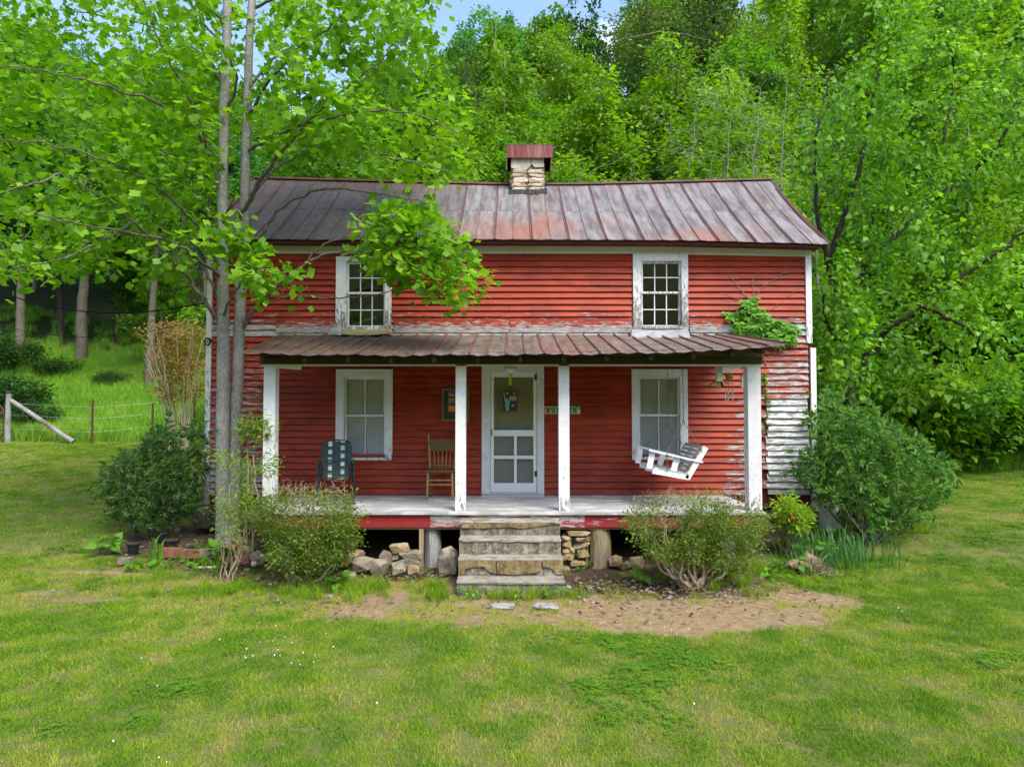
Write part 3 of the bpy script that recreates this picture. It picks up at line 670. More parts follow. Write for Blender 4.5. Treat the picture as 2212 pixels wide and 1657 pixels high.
apron(wul, [(719,706),(728,704),(737,708)], [(706,722),(722,723),(736,724)], WY-.052, WY-.26, M['galvanized'])
apron(wul, [(836,709),(846,712)], [(837,722),(849,721)], WY-.052, WY-.28, M['yellow_tin'])
# door
o_, s_ = OPEN['door']; x0, x1, z0, z1 = rect(o_); a0, a1, b0, b1 = rect(s_); PF = .855
df = board('door_frame', x0, a0, WY-.058, WY+.02, PF+.002, z1, M['white_paint'], .2, .12)
board('jamb', a1, x1, WY-.058, WY+.02, PF+.002, z1, M['white_paint'], .2, .12, df); board('head', a0, a1, WY-.056, WY+.02, b1, z1, M['white_paint'], .12, .12, df, 2); board('threshold', a0, a1, WY-.03, WY+.06, PF+.002, b0, M['white_paint'], .2, .2, df, 2)
dy = WY-.026; sd_ = MB(); st_ = AX(1067,WY)-a0
zmid0, zmid1 = AZ(942,WY), AZ(929,WY); zc0, zc1 = AZ(991,WY), AZ(984,WY); zb_ = AZ(1043,WY); zt_ = AZ(815,WY); xm = (a0+a1)/2+.03
sd_.box(a0+.006, a0+st_, dy, dy+.032, b0+.008, b1-.006).box(a1-st_, a1-.006, dy, dy+.032, b0+.008, b1-.006)
door = sd_.build('screen_door', M['swing_white'], house)
for bb in ((a0+st_, a1-st_, b0+.008, zb_), (a0+st_, a1-st_, zmid0, zmid1), (a0+st_, a1-st_, zt_, b1-.006), (a0+st_, a1-st_, zc0, zc1)): MB().box(bb[0], bb[1], dy+.001, dy+.031, bb[2], bb[3]).build('rail', M['swing_white'], door)
for (p, q) in ((zb_, zc0), (zc1, zmid0)): MB().box(xm-.022, xm+.022, dy+.002, dy+.030, p, q).build('rail', M['swing_white'], door)
for bb in ((a0+st_, a1-st_, zmid1, zt_), (a0+st_, xm-.022, zc1, zmid0), (xm+.022, a1-st_, zc1, zmid0), (a0+st_, xm-.022, zb_, zc0), (xm+.022, a1-st_, zb_, zc0)):
    MB().box(bb[0], bb[1], dy+.014, dy+.016, bb[2], bb[3]).build('screen', M['insect_screen'], door)
for py in (815, 1023):
    h_ = MB(); hx = AX(1158,WY); zc = AZ(py, WY); h_.box(hx-.03, hx-.004, dy-.006, dy-.0005, zc-.045, zc+.045).box(hx+.004, hx+.03, dy-.022, dy-.0205, zc-.045, zc+.045).tube([(hx, dy-.010, zc-.05), (hx, dy-.010, zc+.05)], .007, 8); h_.build('hinge', M['dark_iron'], door)
hd = MB(); hx = AX(1062,WY); hd.tube([(hx,dy,AZ(941,WY)),(hx,dy-.03,AZ(939,WY)),(hx,dy-.03,AZ(928,WY)),(hx,dy,AZ(926,WY))], .007, 8); hd.build('handle', M['dark_iron'], door)
ind = MB(); iy = WY+.055
ind.box(a0+.01, a1-.01, iy+.02, iy+.045, b0+.01, b1)
idoor = ind.build('inner_door', M['door_panel'], house)
for bb in ((a0+.01, a0+.10, b0, b1), (a1-.10, a1-.01, b0, b1)): MB().box(bb[0], bb[1], iy, iy+.02, bb[2]+.01, bb[3]).build('stile', M['blind_olive'], idoor)
for py in (920, 957, 1000, 1045): MB().box(a0+.10, a1-.10, iy+.003, iy+.02, AZ(py+4,WY), AZ(py-4,WY)).build('door_rail', M['door_panel'], idoor)
bl = MB(); zz = AZ(915,WY)
while zz < AZ(812,WY): bl.box(a0+.10, a1-.10, iy+.008, iy+.02, zz, zz+.017); zz += .0225
bl.build('door_blind', M['blind_olive'], idoor, kind='stuff')
for px in (1089, 1118): MB().box(AX(px,WY)-.014, AX(px,WY)+.014, iy-.004, iy+.008, AZ(915,WY), AZ(812,WY)).build('door_muntin', M['blind_olive'], idoor)

# main roof
EY, RY = WY-.36, WY+DEPTH/2
def eave_pt(px): return AX(px, EY), float(np.interp(px, [420,700,1100,1500,1797], [AZ(513,EY),AZ(516,EY),AZ(515,EY),AZ(517,EY),AZ(525,EY)]))
def ridge_pt(px): return AX(px, RY), float(np.interp(px, [545,800,1100,1250,1450,1678], [AZ(388,RY),AZ(395,RY),AZ(402,RY),AZ(402,RY),AZ(397,RY),AZ(391,RY)]))
XE0, XE1 = eave_pt(420)[0], eave_pt(1797)[0]
def roof_pt(x, t):   # t: 0 eave, 1 ridge
    pe = 1106 + (x/EY)*F*CT; pr = 1106 + (x/RY)*F*CT
    ze = eave_pt(pe)[1]; zr = ridge_pt(pr)[1]
    sag = -.05*math.sin(math.pi*t)
    return Vector((x, EY+(RY-EY)*t, ze+(zr-ze)*t+sag))
deck = MB(); nn = 12; vs = []
for i in range(nn+1):
    x = XE0+.03+(XE1-XE0-.06)*i/nn
    for t in (0, .5, 1): p = roof_pt(x, t); vs.append((p.x, p.y, p.z-.022))
    for t in (1, .5, 0): p = roof_pt(x, t); vs.append((p.x, 2*RY-p.y, p.z-.022)) if t < 1 else vs.append((p.x, p.y, p.z-.10))
fs = []
for i in range(nn):
    a, b = i*6, (i+1)*6
    fs += [(a,b,b+1,a+1),(a+1,b+1,b+2,a+2),(a+2,b+2,b+4,a+4),(a+4,b+4,b+5,a+5)]
deck.add(vs, fs); roof = deck.build('roof', M['fascia_red'], house)
NP = 34; edges = [XE0+(XE1-XE0)*i/NP for i in range(NP+1)]
def rust_at(px, py):
    return .42*math.exp(-((px-1120)/230)**2)*max(0, min(1, (py-440)/60)) + .34*math.exp(-((px-1560)/170)**2)*max(0, min(1, (py-455)/60)) + .25*math.exp(-((px-1170)/60)**2)*max(0, 1-abs(py-430)/35) + .24
for i in range(NP):
    for (t0, t1) in ((-.012, .512), (.506, 1.0)):
        mb = MB(); vs = []; at_ = []; nt = 3
        up = .004 if t0 < 0 else .0
        for j in range(nt+1):
            t = t0+(t1-t0)*j/nt
            for k in range(3):
                x = edges[i]+.004+(edges[i+1]-edges[i]-.008)*k/2; p = roof_pt(x, t)
                dz = random.uniform(-.004,.004) - (.008 if k == 1 and t0 < 0 and j == 0 else 0)
                vs.append((p.x, p.y, p.z+dz+.006+.006*(t0 > 0))); px, py = proj(p.x, p.y, p.z); at_.append(rust_at(px, py))
        n0 = len(vs); vs += [(x, y, z-.012) for x, y, z in vs]; at_ *= 2; fs = []
        for j in range(nt):
            for k in range(2): a = j*3+k; fs.append((a, a+1, a+4, a+3)); fs.append((n0+a, n0+a+3, n0+a+4, n0+a+1))
        per = [0,1,2,5,8,11,10,9,6,3]
        for q in range(len(per)): a, b = per[q], per[(q+1)%len(per)]; fs.append((a, n0+a, n0+b, b))
        mb.add(vs, fs, at_).build('roof_panel', M['roof_metal'], roof, attr='rust', smooth=False)
for i in range(NP+1):
    hh = .024 if i % 2 == 0 else .015; ww = .016 if i % 2 == 0 else .012
    for off in ((-.018, .018) if i % 2 == 0 else (0,)):
        pts = [roof_pt(min(max(edges[i]+off, XE0), XE1), t) for t in (-.015, .25, .5, .75, 1.0)]; mb = MB()
        for p, q in zip(pts[:-1], pts[1:]): mb.bar(p+Vector((0,0,.012)), q+Vector((0,0,.012)), ww*.6, hh)
        mb.build('seam', M['seam_metal'], roof)
cap = MB(); pts = [roof_pt(XE0+(XE1-XE0)*i/24, 1.0)+Vector((0,0,.03)) for i in range(25)]
for p, q in zip(pts[:-1], pts[1:]): cap.bar(p, q, .12, .034)
cap.build('ridge_cap', M['seam_metal'], roof)
bk = MB()
for i in range(NP):
    vs = []
    for x in (edges[i]+.003, edges[i+1]-.003):
        for t in (0, .5, 1.0): p = roof_pt(x, t); vs.append((p.x, 2*RY-p.y, p.z+.006))
    vs += [(x, y, z-.012) for x, y, z in vs]
    bk.add(vs, [(0,1,4,3),(1,2,5,4),(6,9,10,7),(7,10,11,8),(0,3,9,6),(0,6,7,1),(3,4,10,9)])
bk.build('rear_sheeting', M['roof_metal'], roof, kind='stuff')
slope_board('fascia', XE0+.10, XE1-.05, lambda x: roof_pt(x,0).z-.075, lambda x: roof_pt(x,0).z-.024, EY+.03, EY+.05, M['fascia_red'], 0)
slope_board('soffit', XE0+.12, XE1-.08, lambda x: roof_pt(x,0).z-.055, lambda x: roof_pt(x,0).z-.040, EY+.05, WY+.01, M['fascia_red'], 0)
for s, x in ((-1, XL), (1, XR)):   # gable ends
    pts = [(WY+.02, 5.02), (WY+DEPTH, 5.02), (WY+DEPTH, roof_pt(x*.99, 0).z+.0), (RY, roof_pt(x*.99, 1).z-.12), (WY+.02, roof_pt(x*.99, .15).z-.12)]
    xa, xb = (x, x+.08) if s < 0 else (x-.08, x)
    MB().add([(xa, y, z) for y, z in pts]+[(xb, y, z) for y, z in pts], [(0,1,2,3,4),(9,8,7,6,5)]+[(i,(i+1)%5,(i+1)%5+5,i+5) for i in range(5)]).build('gable', M['sheathing'], house)
    pa = roof_pt(XE0+.05 if s < 0 else XE1-.05, 0); pb = roof_pt(XE0+.05 if s < 0 else XE1-.05, 1)
    MB().bar(pa+Vector((0,0,-.09)), pb+Vector((0,0,-.09)), .03, .13).build('rake_board', M['fascia_red'], house)
# chimney
CY = RY; cx0, cx1 = AX(1104,CY-.3), AX(1176,CY-.3); cyf, cyb = CY-.33, CY+.33; ctop = AZ(322, CY-.3); cbot = AZ(412, CY-.3)
chim = MB().box(cx0+.02, cx1-.02, cyf+.03, cyb-.03, cbot-.4, ctop).build('chimney', M['mortar'], house)
zrow = cbot-.02; k = 0
rowsC = [.085,.075,.11,.075,.09]
for hh in rowsC:
    nst = 2; sp = random.uniform(.42, .6); xs_ = [cx0, cx0+(cx1-cx0)*sp, cx1]
    for i in range(nst):
        w_ = xs_[i+1]-xs_[i]; r = random.Random(k); k += 1
        rock_mb(xs_[i]+w_/2, cyf+.05, zrow+hh/2, w_*1.02, .16, hh*1.04, 900+k, .45, 34).build('stone', M['chimney_stone'], chim)
    for sx in (cx0, cx1):
        for j in range(2): rock_mb(sx+(.05 if sx == cx0 else -.05), cyf+.2+j*.3, zrow+hh/2, .16, .32, hh*1.02, 950+k+j, .45, 26).build('stone', M['chimney_stone'], chim)
    zrow += hh
for poly in ([(0,.02),(.05,.0),(.36,-.08),(.50,-.02),(.60,.08),(.60,.30),(0,.30)], [(.62,.10),(.72,.02),(1.0,.03),(1.0,.30),(.62,.30)]):
    MB().prism([(cx0+(cx1-cx0)*u, zrow+.02+v*.78) for u, v in poly], cyf-.008, cyf+.05).build('render_patch', M['chimney_render'], chim)
for sx in (0, 1): MB().box((cx0-.004) if sx == 0 else cx1-.04, (cx0+.04) if sx == 0 else cx1+.004, cyf+.06, cyb, zrow, ctop-.004).build('render_patch', M['chimney_render'], chim)
kx0, kx1 = AX(1094,cyf-.08), AX(1196,cyf-.08); kz0, kz1, kzl = AZ(341,cyf-.08), AZ(314,cyf-.08), AZ(372,cyf-.0)
kc = MB(); kc.box(kx0, kx1, cyf-.08, cyf-.068, kz0, kz1).box(kx0, kx1, cyb+.068, cyb+.08, kz0, kz1).box(kx0-.004, kx1+.004, cyf-.084, cyb+.084, kz1, kz1+.012)
kc.add([(kx0,cyf-.07,kzl+.02),(kx0,cyb+.07,kzl+.02),(kx0,cyb+.07,kz1),(kx0,cyf-.07,kz1),(kx0+.012,cyf-.07,kzl+.02),(kx0+.012,cyb+.07,kzl+.02),(kx0+.012,cyb+.07,kz1),(kx0+.012,cyf-.07,kz1)],[(0,1,2,3),(7,6,5,4),(0,4,5,1),(0,3,7,4),(1,5,6,2)])
kc.add([(kx1-.05,cyf-.07,kzl),(kx1-.05,cyb+.07,kzl),(kx1,cyb+.07,kz1),(kx1,cyf-.07,kz1),(kx1-.062,cyf-.07,kzl),(kx1-.062,cyb+.07,kzl),(kx1-.012,cyb+.07,kz1),(kx1-.012,cyf-.07,kz1)],[(3,2,1,0),(4,5,6,7),(0,1,5,4),(4,7,3,0),(2,6,5,1)])
kc.build('chimney_cap', M['cap_rust'], chim)
tarm = MB(); r = random.Random(5); n_ = 18; vs = []; fs = []
for i in range(n_+1):
    x = cx0-.05+(cx1-cx0+.10)*i/n_; zt = roof_pt(x, 1).z; tq = 1-(.36/(RY-EY)); p0 = roof_pt(x, tq-.03*r.random()-.02); p1 = roof_pt(x, tq+.02)
    vs += [(x, p0.y, p0.z+.025), (x, p1.y-.02, p1.z+.05+.02*r.random()), (x, cyf-.02, cbot+.0+.045*r.random()), (x, cyf+.06, cbot-.1)]
for i in range(n_):
    for k in range(3): fs.append((i*4+k, (i+1)*4+k, (i+1)*4+k+1, i*4+k+1))
fs += [(0,1,2,3),(n_*4+3,n_*4+2,n_*4+1,n_*4)]
tarm.add(vs, fs).build('tar_flashing', M['tar'], chim)
st0 = rock_mb(AX(1143,CY), cyf+.05, kz1+.05, .17, .14, .09, 77).build('stone', M['field_stone']); tag(st0, 'small grey stone weighing down the rusty chimney cap', 'stone')

# ---------------------------------------------------------------- porch (part of the house)
PY0 = 9.80; PX0, PX1 = AX(558, PY0), AX(1645, PY0)
floor = MB().box(PX0+.05, PX1-.05, PY0+.10, WY-.03, PF-.22, PF-.034).build('porch_floor', M['dark_timber'], house)
npl = 15; pw = (WY-.03-PY0+.05)/npl
for j in range(npl):
    y0 = PY0-.05+j*pw; c = PX0+(PX1-PX0)*random.uniform(.3,.7)
    for (a, b) in ((PX0-.03, c-.002), (c+.002, PX1+.03)):
        dz = random.uniform(-.003,.003); MB().box(a+random.uniform(-.01,.01), b, y0+.0025, y0+pw-.0025, PF-.032+dz, PF+dz).build('plank', M['porch_plank'], floor)
for a, b, pp in ((PX0, -1.15, .22), (-1.148, 1.02, .44), (1.022, PX1, .32)):
    slope_board('porch_skirt', a, b, lambda x: PF-.215, lambda x: PF-.036, PY0, PY0+.035, M['skirt_paint'], pp, 10)
slope_board('porch_sill', PX0, PX1, lambda x: PF-.245, lambda x: PF-.219, PY0+.02, PY0+.14, M['olive_timber'], 0)
# posts
def post(px0, px1, y, zb, zt, green=False):
    x0, x1 = AX(px0,y), AX(px1,y); p = board('porch_post', x0, x1, y, y+(x1-x0), zb, zt, M['white_paint'], .42, .16, house, 10)
    return p
PB = AZ(787, 9.9)
p1 = post(569,594,9.90,PF+.001,PB); post(984,1006,9.88,PF+.001,PB); post(1207,1230,9.88,PF+.001,PB); p4 = post(1616,1644,9.90,PF+.001,PB+.02)
hk = MB(); hx = AX(578,9.89); hk.box(hx-.025, hx+.02, 9.875, 9.896, AZ(945,9.89), AZ(937,9.89)).tube([(hx+.01,9.878,AZ(942,9.89)),(hx+.012,9.85,AZ(948,9.89)),(hx+.02,9.86,AZ(950,9.89))], .008, 6); hk.build('hook', M['rust_iron'], p1)
# beam, header, rafters, roof sheets
BX0, BX1 = AX(560, 9.86), AX(1648, 9.86)
ZE = lambda px: float(np.interp(px, [520,800,1100,1400,1560,1640,1705], [AZ(763,9.42),AZ(766,9.42),AZ(765,9.42),AZ(761,9.42),AZ(755,9.42),AZ(748,9.42),AZ(743,9.42)]))
def pr_pt(x, t):  # t 0 front edge, 1 wall
    y = 9.42+(WY-.035-9.42)*t; pe = 1106+F*CT*x/9.42; ze = ZE(pe); zw = AZ(724, WY)
    return Vector((x, y, ze+(zw-ze)*t))
prx0, prx1 = AX(526, 9.42), AX(1703, 9.42)
proof = MB().box(BX0, BX1, 9.86, 9.99, PB, PB+.10).build('porch_roof', M['dark_timber'], house)
hdz = lambda x: pr_pt(x, .22).z-.03
for a, b in ((BX0, -1.9), (-1.898, .9), (.902, BX1)): slope_board('header_board', a, b, lambda x: PB+.102, lambda x: max(PB+.13, pr_pt(x,.2).z-.055), 9.90, 9.93, M['olive_timber'], 0).parent = proof
slope_board('beam_trim', BX0+.02, BX1-.02, lambda x: PB-.022, lambda x: PB-.002, 9.88, 9.97, M['white_paint'], .1).parent = proof
for px in (573, 665, 757, 849, 940, 1033, 1124, 1217, 1308, 1402, 1492, 1575, 1640):
    x = AX(px, 9.7); a = pr_pt(x, .04); b = pr_pt(x, 1.0)
    MB().bar(a+Vector((0,0,-.075)), b+Vector((0,0,-.075)), .045, .10).build('rafter', M['dark_timber'], proof)
for t in (.12, .40, .68, .93):
    slope_board('purlin', prx0+.12, prx1-.15, lambda x, t=t: pr_pt(x,t).z-.024, lambda x, t=t: pr_pt(x,t).z-.008, pr_pt(0,t).y-.05, pr_pt(0,t).y+.05, M['olive_timber'], 0, 12).parent = proof
NPP = 29; pe_ = [prx0+(prx1-prx0)*i/NPP for i in range(NPP+1)]
for i in range(NPP):
    vs = []; at_ = []; nt = 3
    for j in range(nt+1):
        t = -.0+(1.0)*j/nt
        for k in range(3):
            x = pe_[i]+.004+(pe_[i+1]-pe_[i]-.008)*k/2; p = pr_pt(x, t)
            # the wall end stops at the belt boards, so the outer sheets taper
            xx = x + (.0 if abs(x) < 3.3 else (-.25*t if x < 0 else -.05*t))
            dz = random.uniform(-.004,.005) - (.018*(k == 1) if j == 0 else .006*(k == 1)) + .008*math.sin(x*5.1)*(1-t)
            vs.append((xx, p.y-(.02*random.random() if j == 0 else 0), p.z+dz)); px, py = proj(xx, p.y, p.z)
            at_.append(.30+.22*math.exp(-((px-1230)/260)**2)+(.25 if px > 1560 else 0)-(.2 if px < 860 else 0))
    n0 = len(vs); vs += [(x, y, z-.007) for x, y, z in vs]; at_ *= 2; fs = []
    for j in range(nt):
        for k in range(2): a = j*3+k; fs.append((a, a+1, a+4, a+3)); fs.append((n0+a, n0+a+3, n0+a+4, n0+a+1))
    per = [0,1,2,5,8,11,10,9,6,3]
    for q in range(len(per)): a, b = per[q], per[(q+1)%len(per)]; fs.append((a, n0+a, n0+b, b))
    MB().add(vs, fs, at_).build('porch_roof_panel', M['porch_metal'], proof, attr='rust')
for i in range(NPP+1):
    x = min(max(pe_[i], prx0+.01), prx1-.01); sh = (.0 if abs(x) < 3.3 else (-.25 if x < 0 else -.05)); pts = []
    for t in (-.005, .35, .7, 1.0): p = pr_pt(x, t); pts.append(Vector((x+sh*t+random.uniform(-.006,.006), p.y, p.z+.012+.008*math.sin(x*5.1)*(1-t))))
    mb = MB()
    for p, q in zip(pts[:-1], pts[1:]): mb.bar(p, q, .018 if i % 2 else .03, .022)
    mb.build('porch_seam', M['seam_metal'], proof)
# porch braces at the right post, small bracket at the left
MB().prism([(AX(1562,9.95),AZ(806,9.95)), (AX(1616,9.95),AZ(792,9.95)), (AX(1616,9.95),AZ(785,9.95)), (AX(1562,9.95),AZ(785,9.95))], 9.95, 9.99).build('bracket', M['white_paint'], p4, attr='peel')
MB().prism([(AX(594,9.95),AZ(795,9.95)), (AX(650,9.95),AZ(799,9.95)), (AX(650,9.95),AZ(789,9.95)), (AX(594,9.95),AZ(789,9.95))], 9.93, 9.96).build('bracket', M['white_paint'], p1, attr='peel')
MB().prism([(AX(1550,10.1),AZ(824,10.1)), (AX(1562,10.1),AZ(824,10.1)), (AX(1562,10.1),AZ(786,10.1)), (AX(1550,10.1),AZ(786,10.1))], 10.1, 10.2).build('hanging_block', M['white_paint'], proof, attr='peel')
# porch lamp globe over the door
lm = MB(); lx, ly, lz = AX(1103,11.3), 11.3, AZ(798,11.3)
rings = [(lz+.06,.075),(lz+.05,.10),(lz+.01,.11),(lz-.03,.095),(lz-.06,.055),(lz-.072,.01)]
lm.tube([(lx,ly,z_) for z_, r_ in rings], [r_ for z_, r_ in rings], 14); lamp = lm.build('porch_lamp', M['lamp_glass'], proof, smooth=True)
MB().tube([(lx,ly,lz+.062),(lx,ly,lz+.20)], .06, 12).build('lamp_base', M['white_metal'], proof)
# ---------------------------------------------------------------- steps
sx = [(-.80,.70), (-.81,.70), (-.79,.70), (-.78,.70)]
steps = thing('concrete_steps', 'cracked stained concrete steps leading up to the porch', 'steps', (0, 9.1, 0))
SF = [9.50, 9.23, 8.96, 8.68]; SZ = [.765, .577, .376, .163]; SX = [(995,1209),(993,1211),(991,1215),(988,1219)]
for i in range(4):
    x0, x1 = AX(SX[i][0], SF[i]), AX(SX[i][1], SF[i]); zb = SZ[i+1]-.02 if i < 3 else -.1
    n = 12; vs = []; fs = []; r = random.Random(i+3)
    for k in range(n+1):
        x = x0+(x1-x0)*k/n; j = lambda s=.006: r.uniform(-s, s)
        vs += [(x, SF[i]+j(), zb), (x, SF[i]+.004+j(), SZ[i]-.05), (x, SF[i]+.003+j(), SZ[i]-.018+j(.004)), (x, SF[i]+.022+j(.008), SZ[i]+j(.003)), (x, 9.76, SZ[i]), (x, 9.76, zb)]
    for k in range(n):
        for q in range(6): fs.append((k*6+q, (k+1)*6+q, (k+1)*6+(q+1)%6, k*6+(q+1)%6))
    fs += [(0,1,2,3,4,5), tuple(n*6+q for q in (5,4,3,2,1,0))]
    MB().add(vs, fs).build('step', M['concrete'], steps)
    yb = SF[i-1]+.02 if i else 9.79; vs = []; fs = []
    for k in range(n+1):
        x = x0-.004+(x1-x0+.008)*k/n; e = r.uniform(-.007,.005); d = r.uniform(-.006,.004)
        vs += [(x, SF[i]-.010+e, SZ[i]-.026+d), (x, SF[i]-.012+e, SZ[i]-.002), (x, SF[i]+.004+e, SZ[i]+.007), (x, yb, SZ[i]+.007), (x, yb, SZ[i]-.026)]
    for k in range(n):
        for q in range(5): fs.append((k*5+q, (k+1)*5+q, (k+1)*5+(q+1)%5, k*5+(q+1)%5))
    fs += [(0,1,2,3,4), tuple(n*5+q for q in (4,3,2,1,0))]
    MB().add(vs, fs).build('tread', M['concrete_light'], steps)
# broken render skin on the third riser
for poly in ([(0,.0),(0,1),(.14,1),(.13,.55),(.07,.48),(.05,.1)], [(.14,1),(.35,1),(.36,.2),(.30,.30),(.24,.62),(.13,.58)], [(.37,1),(.80,1),(.79,.3),(.55,.12),(.37,.18)], [(.81,1),(1,1),(1,.1),(.94,.15),(.90,.5),(.81,.62)]):
    x0, x1 = AX(991, 8.93), AX(1215, 8.93)
    MB().prism([(x0+(x1-x0)*u, .165+.205*v) for u, v in poly[::-1]], 8.935, 8.965).build('render_patch', M['ochre_patch'], steps)
MB().prism([(AX(998,9.49)+(AX(1207,9.49)-AX(998,9.49))*u, .60+.16*v) for u, v in [(0,.55),(.2,.5),(.45,.62),(.62,.5),(.97,.9),(.97,1.0),(0,1.0)]], 9.482, 9.51).build('render_patch', M['ochre_patch'], steps)

# ---------------------------------------------------------------- logs and stones under the porch
def log(name, label, px0, px1, ptop, pbot, Y, m, seed):
    r = random.Random(seed); x = AX((px0+px1)/2, Y); rad = (AX(px1,Y)-AX(px0,Y))/2; z0 = gz(x, Y)-.05; z1 = AZ(ptop, Y)+.02
    mb = MB(); n = 14; vs = []; fs = []; rr = [r.uniform(.90,1.05) for _ in range(n)]; lv = 6
    for i in range(lv):
        t = i/(lv-1)
        for k in range(n):
            a = 2*math.pi*k/n; q = rad*rr[k]*(1.06-.10*t)*r.uniform(.985,1.015); vs.append((x+q*math.cos(a)+.01*math.sin(t*4), Y+.13+q*math.sin(a), z0+(z1-z0)*t))
    for i in range(lv-1):
        for k in range(n): fs.append((i*n+k, i*n+(k+1)%n, (i+1)*n+(k+1)%n, (i+1)*n+k))
    fs += [tuple(range(n))[::-1], tuple((lv-1)*n+k for k in range(n))]
    return tag(mb.add(vs, fs).build(name, m, None), label, 'log')
lg = log('support_log', 'grey weathered log post holding up the porch left of the steps', 914, 952, 1141, 1226, 9.86, M['grey_log'], 1)
MB().box(AX(908,9.86), AX(917,9.86), 9.80, 9.86, gz(AX(910,9.8),9.8)-.02, AZ(1141,9.86)).build('split_plank', M['brown_log'], lg)
log('support_log', 'brown peeled log stump holding up the porch right of the steps', 1272, 1319, 1143, 1233, 9.84, M['brown_log'], 2)
log('support_log', 'short grey log end half hidden behind the left azalea bush', 600, 628, 1190, 1240, 9.80, M['grey_log'], 3)
log('support_log', 'pale log post behind the right azalea bush', 1560, 1590, 1150, 1230, 9.86, M['grey_log'], 4)
def rock(px, py, w, h, Y, label, m='field_stone', name='rock', seed=0, sq=.72, dd=.8, cat='rock', group=None, n=26):
    p = at(px, py, Y); s = Y/F; mb = rock_mb(p.x, p.y, p.z, w*s, max(w, h)*s*dd, h*s, seed or int(px*7+py), sq, n)
    c = root = thing(name, label, cat, (p.x, p.y, p.z), group=group) if False else None
    o = mb.build(name, M[m], None); return tag(o, label, cat, group)
rock(446, 1118, 50, 58, 11.3, 'big dark rounded boulder under the left house corner', 'dark_boulder', 'boulder', n=60, sq=.6)
rock(968, 1213, 46, 66, 9.62, 'large tan boulder leaning against the left side of the steps', 'field_stone', 'boulder', 11, .6, n=40)
rock(862, 1184, 44, 24, 9.75, 'flat tan block sitting on top of the rock pile left of the log post', 'tan_stone', 'rock', 12, .45)
rock(886, 1199, 50, 20, 9.74, 'pale slab stone between the top block and the grey log', 'field_stone', 'rock', 13, .5)
rock(853, 1202, 26, 20, 9.76, 'small stone wedged directly beneath the flat tan block', 'tan_stone', 'rock', 14, .5)
rock(884, 1216, 56, 24, 9.72, 'low wide grey stone at the foot of the grey log', 'field_stone', 'rock', 15, .55)
rock(833, 1205, 30, 32, 9.72, 'upright brownish block left of the flat tan block', 'brick_grey', 'rock', 16, .42)
rock(820, 1226, 44, 42, 9.55, 'pointed grey stone at the front of the rock pile', 'field_stone', 'rock', 17, .7)
rock(784, 1219, 58, 36, 9.62, 'wide grey stone in the middle of the rock pile', 'field_stone', 'rock', 18, .7)
rock(764, 1199, 52, 24, 9.9, 'dark stone at the back of the rock pile in the porch shade', 'tan_stone', 'rock', 19, .7)
rock(743, 1213, 40, 25, 9.75, 'ochre stone at the left end of the rock pile by the azalea', 'tan_stone', 'rock', 20, .6)
rock(860, 1228, 40, 30, 9.5, 'tan stone at the front foot of the rock pile below the slab', 'field_stone', 'rock', 21, .65)
rock(893, 1230, 30, 22, 9.5, 'small ochre stone in leaf litter before the grey log', 'tan_stone', 'rock', 22, .6)
rock(750, 1243, 44, 18, 9.3, 'half buried flat stone in the grass right of the left azalea', 'field_stone', 'rock', 23, .6)
rock(560, 1204, 46, 30, 9.75, 'tan grey rock left of the left azalea base', 'field_stone', 'rock', 24, .6)
rock(527, 1193, 32, 32, 9.95, 'orange tan rock beside the red brick piece', 'tan_stone', 'rock', 25, .65)
rock(530, 1210, 24, 20, 9.7, 'small reddish rock below the orange tan rock', 'brick_red', 'rock', 26, .6)
rock(496, 1183, 30, 18, 10.1, 'flat tan rock below the pale block', 'tan_stone', 'rock', 27, .5)
rock(513, 1168, 30, 18, 10.2, 'squared pale tan block behind the rocks near the trunk', 'tan_stone', 'rock', 28, .42)
rock(499, 1209, 20, 15, 9.7, 'broken red brick piece lying by the flower bed rocks', 'brick_red', 'brick', 29, .4, cat='brick')
rock(549, 1218, 14, 12, 9.5, 'white grey pebble before the tan grey rock', 'flagstone', 'rock', 30)
rock(516, 1215, 11, 10, 9.6, 'tiny white pebble beside the red brick piece', 'flagstone', 'rock', 31)
rock(1329, 1213, 32, 30, 9.8, 'ochre rock just right of the brown log stump', 'tan_stone', 'rock', 32, .65)
rock(1352, 1221, 24, 20, 9.7, 'small brown rock between two ochre rocks right of the stump', 'tan_stone', 'rock', 33, .65)
rock(1377, 1216, 38, 32, 9.8, 'ochre rock near the edge of the right azalea bush', 'tan_stone', 'rock', 34, .7)
rock(1088, 1309, 58, 9, 8.15, 'left of two pale flat stones set in the dirt below the steps', 'flagstone', 'stepping_stone', 35, .55, .6, 'stepping stone')
rock(1178, 1309, 60, 9, 8.15, 'right of two pale flat stones set in the dirt below the steps', 'flagstone', 'stepping_stone', 36, .55, .6, 'stepping stone')
for i, (px, py, w, lab) in enumerate([(533,1227,15,'grey pebble in the lawn nearest the left azalea bush'),(556,1246,9,'leftmost of three small stones in the lawn grass'),(583,1258,9,'middle of three small stones in the lawn grass'),(596,1256,11,'pale stone at the right of the three in the lawn'),(714,1283,18,'dark clod lying on the left edge of the worn dirt')]):
    rock(px, py+4, w, w*.6, 2.28*F/(py+4-880), lab, 'field_stone', 'pebble', 60+i, cat='pebble')
for i, (px, py, w, lab) in enumerate([(1290,1272,13,'white scrap of stone at the foot of the right step side'),(1352,1329,9,'white pebble on the dirt right of the steps'),(1372,1335,7,'smallest white pebble on the dirt right of the steps')]):
    rock(px-90 if i else px-62, py-8-30*(i > 0)+4, w, w*.55, 2.28*F/(py-8-30*(i > 0)+4-880), lab, 'flagstone', 'pebble', 70+i, cat='pebble')
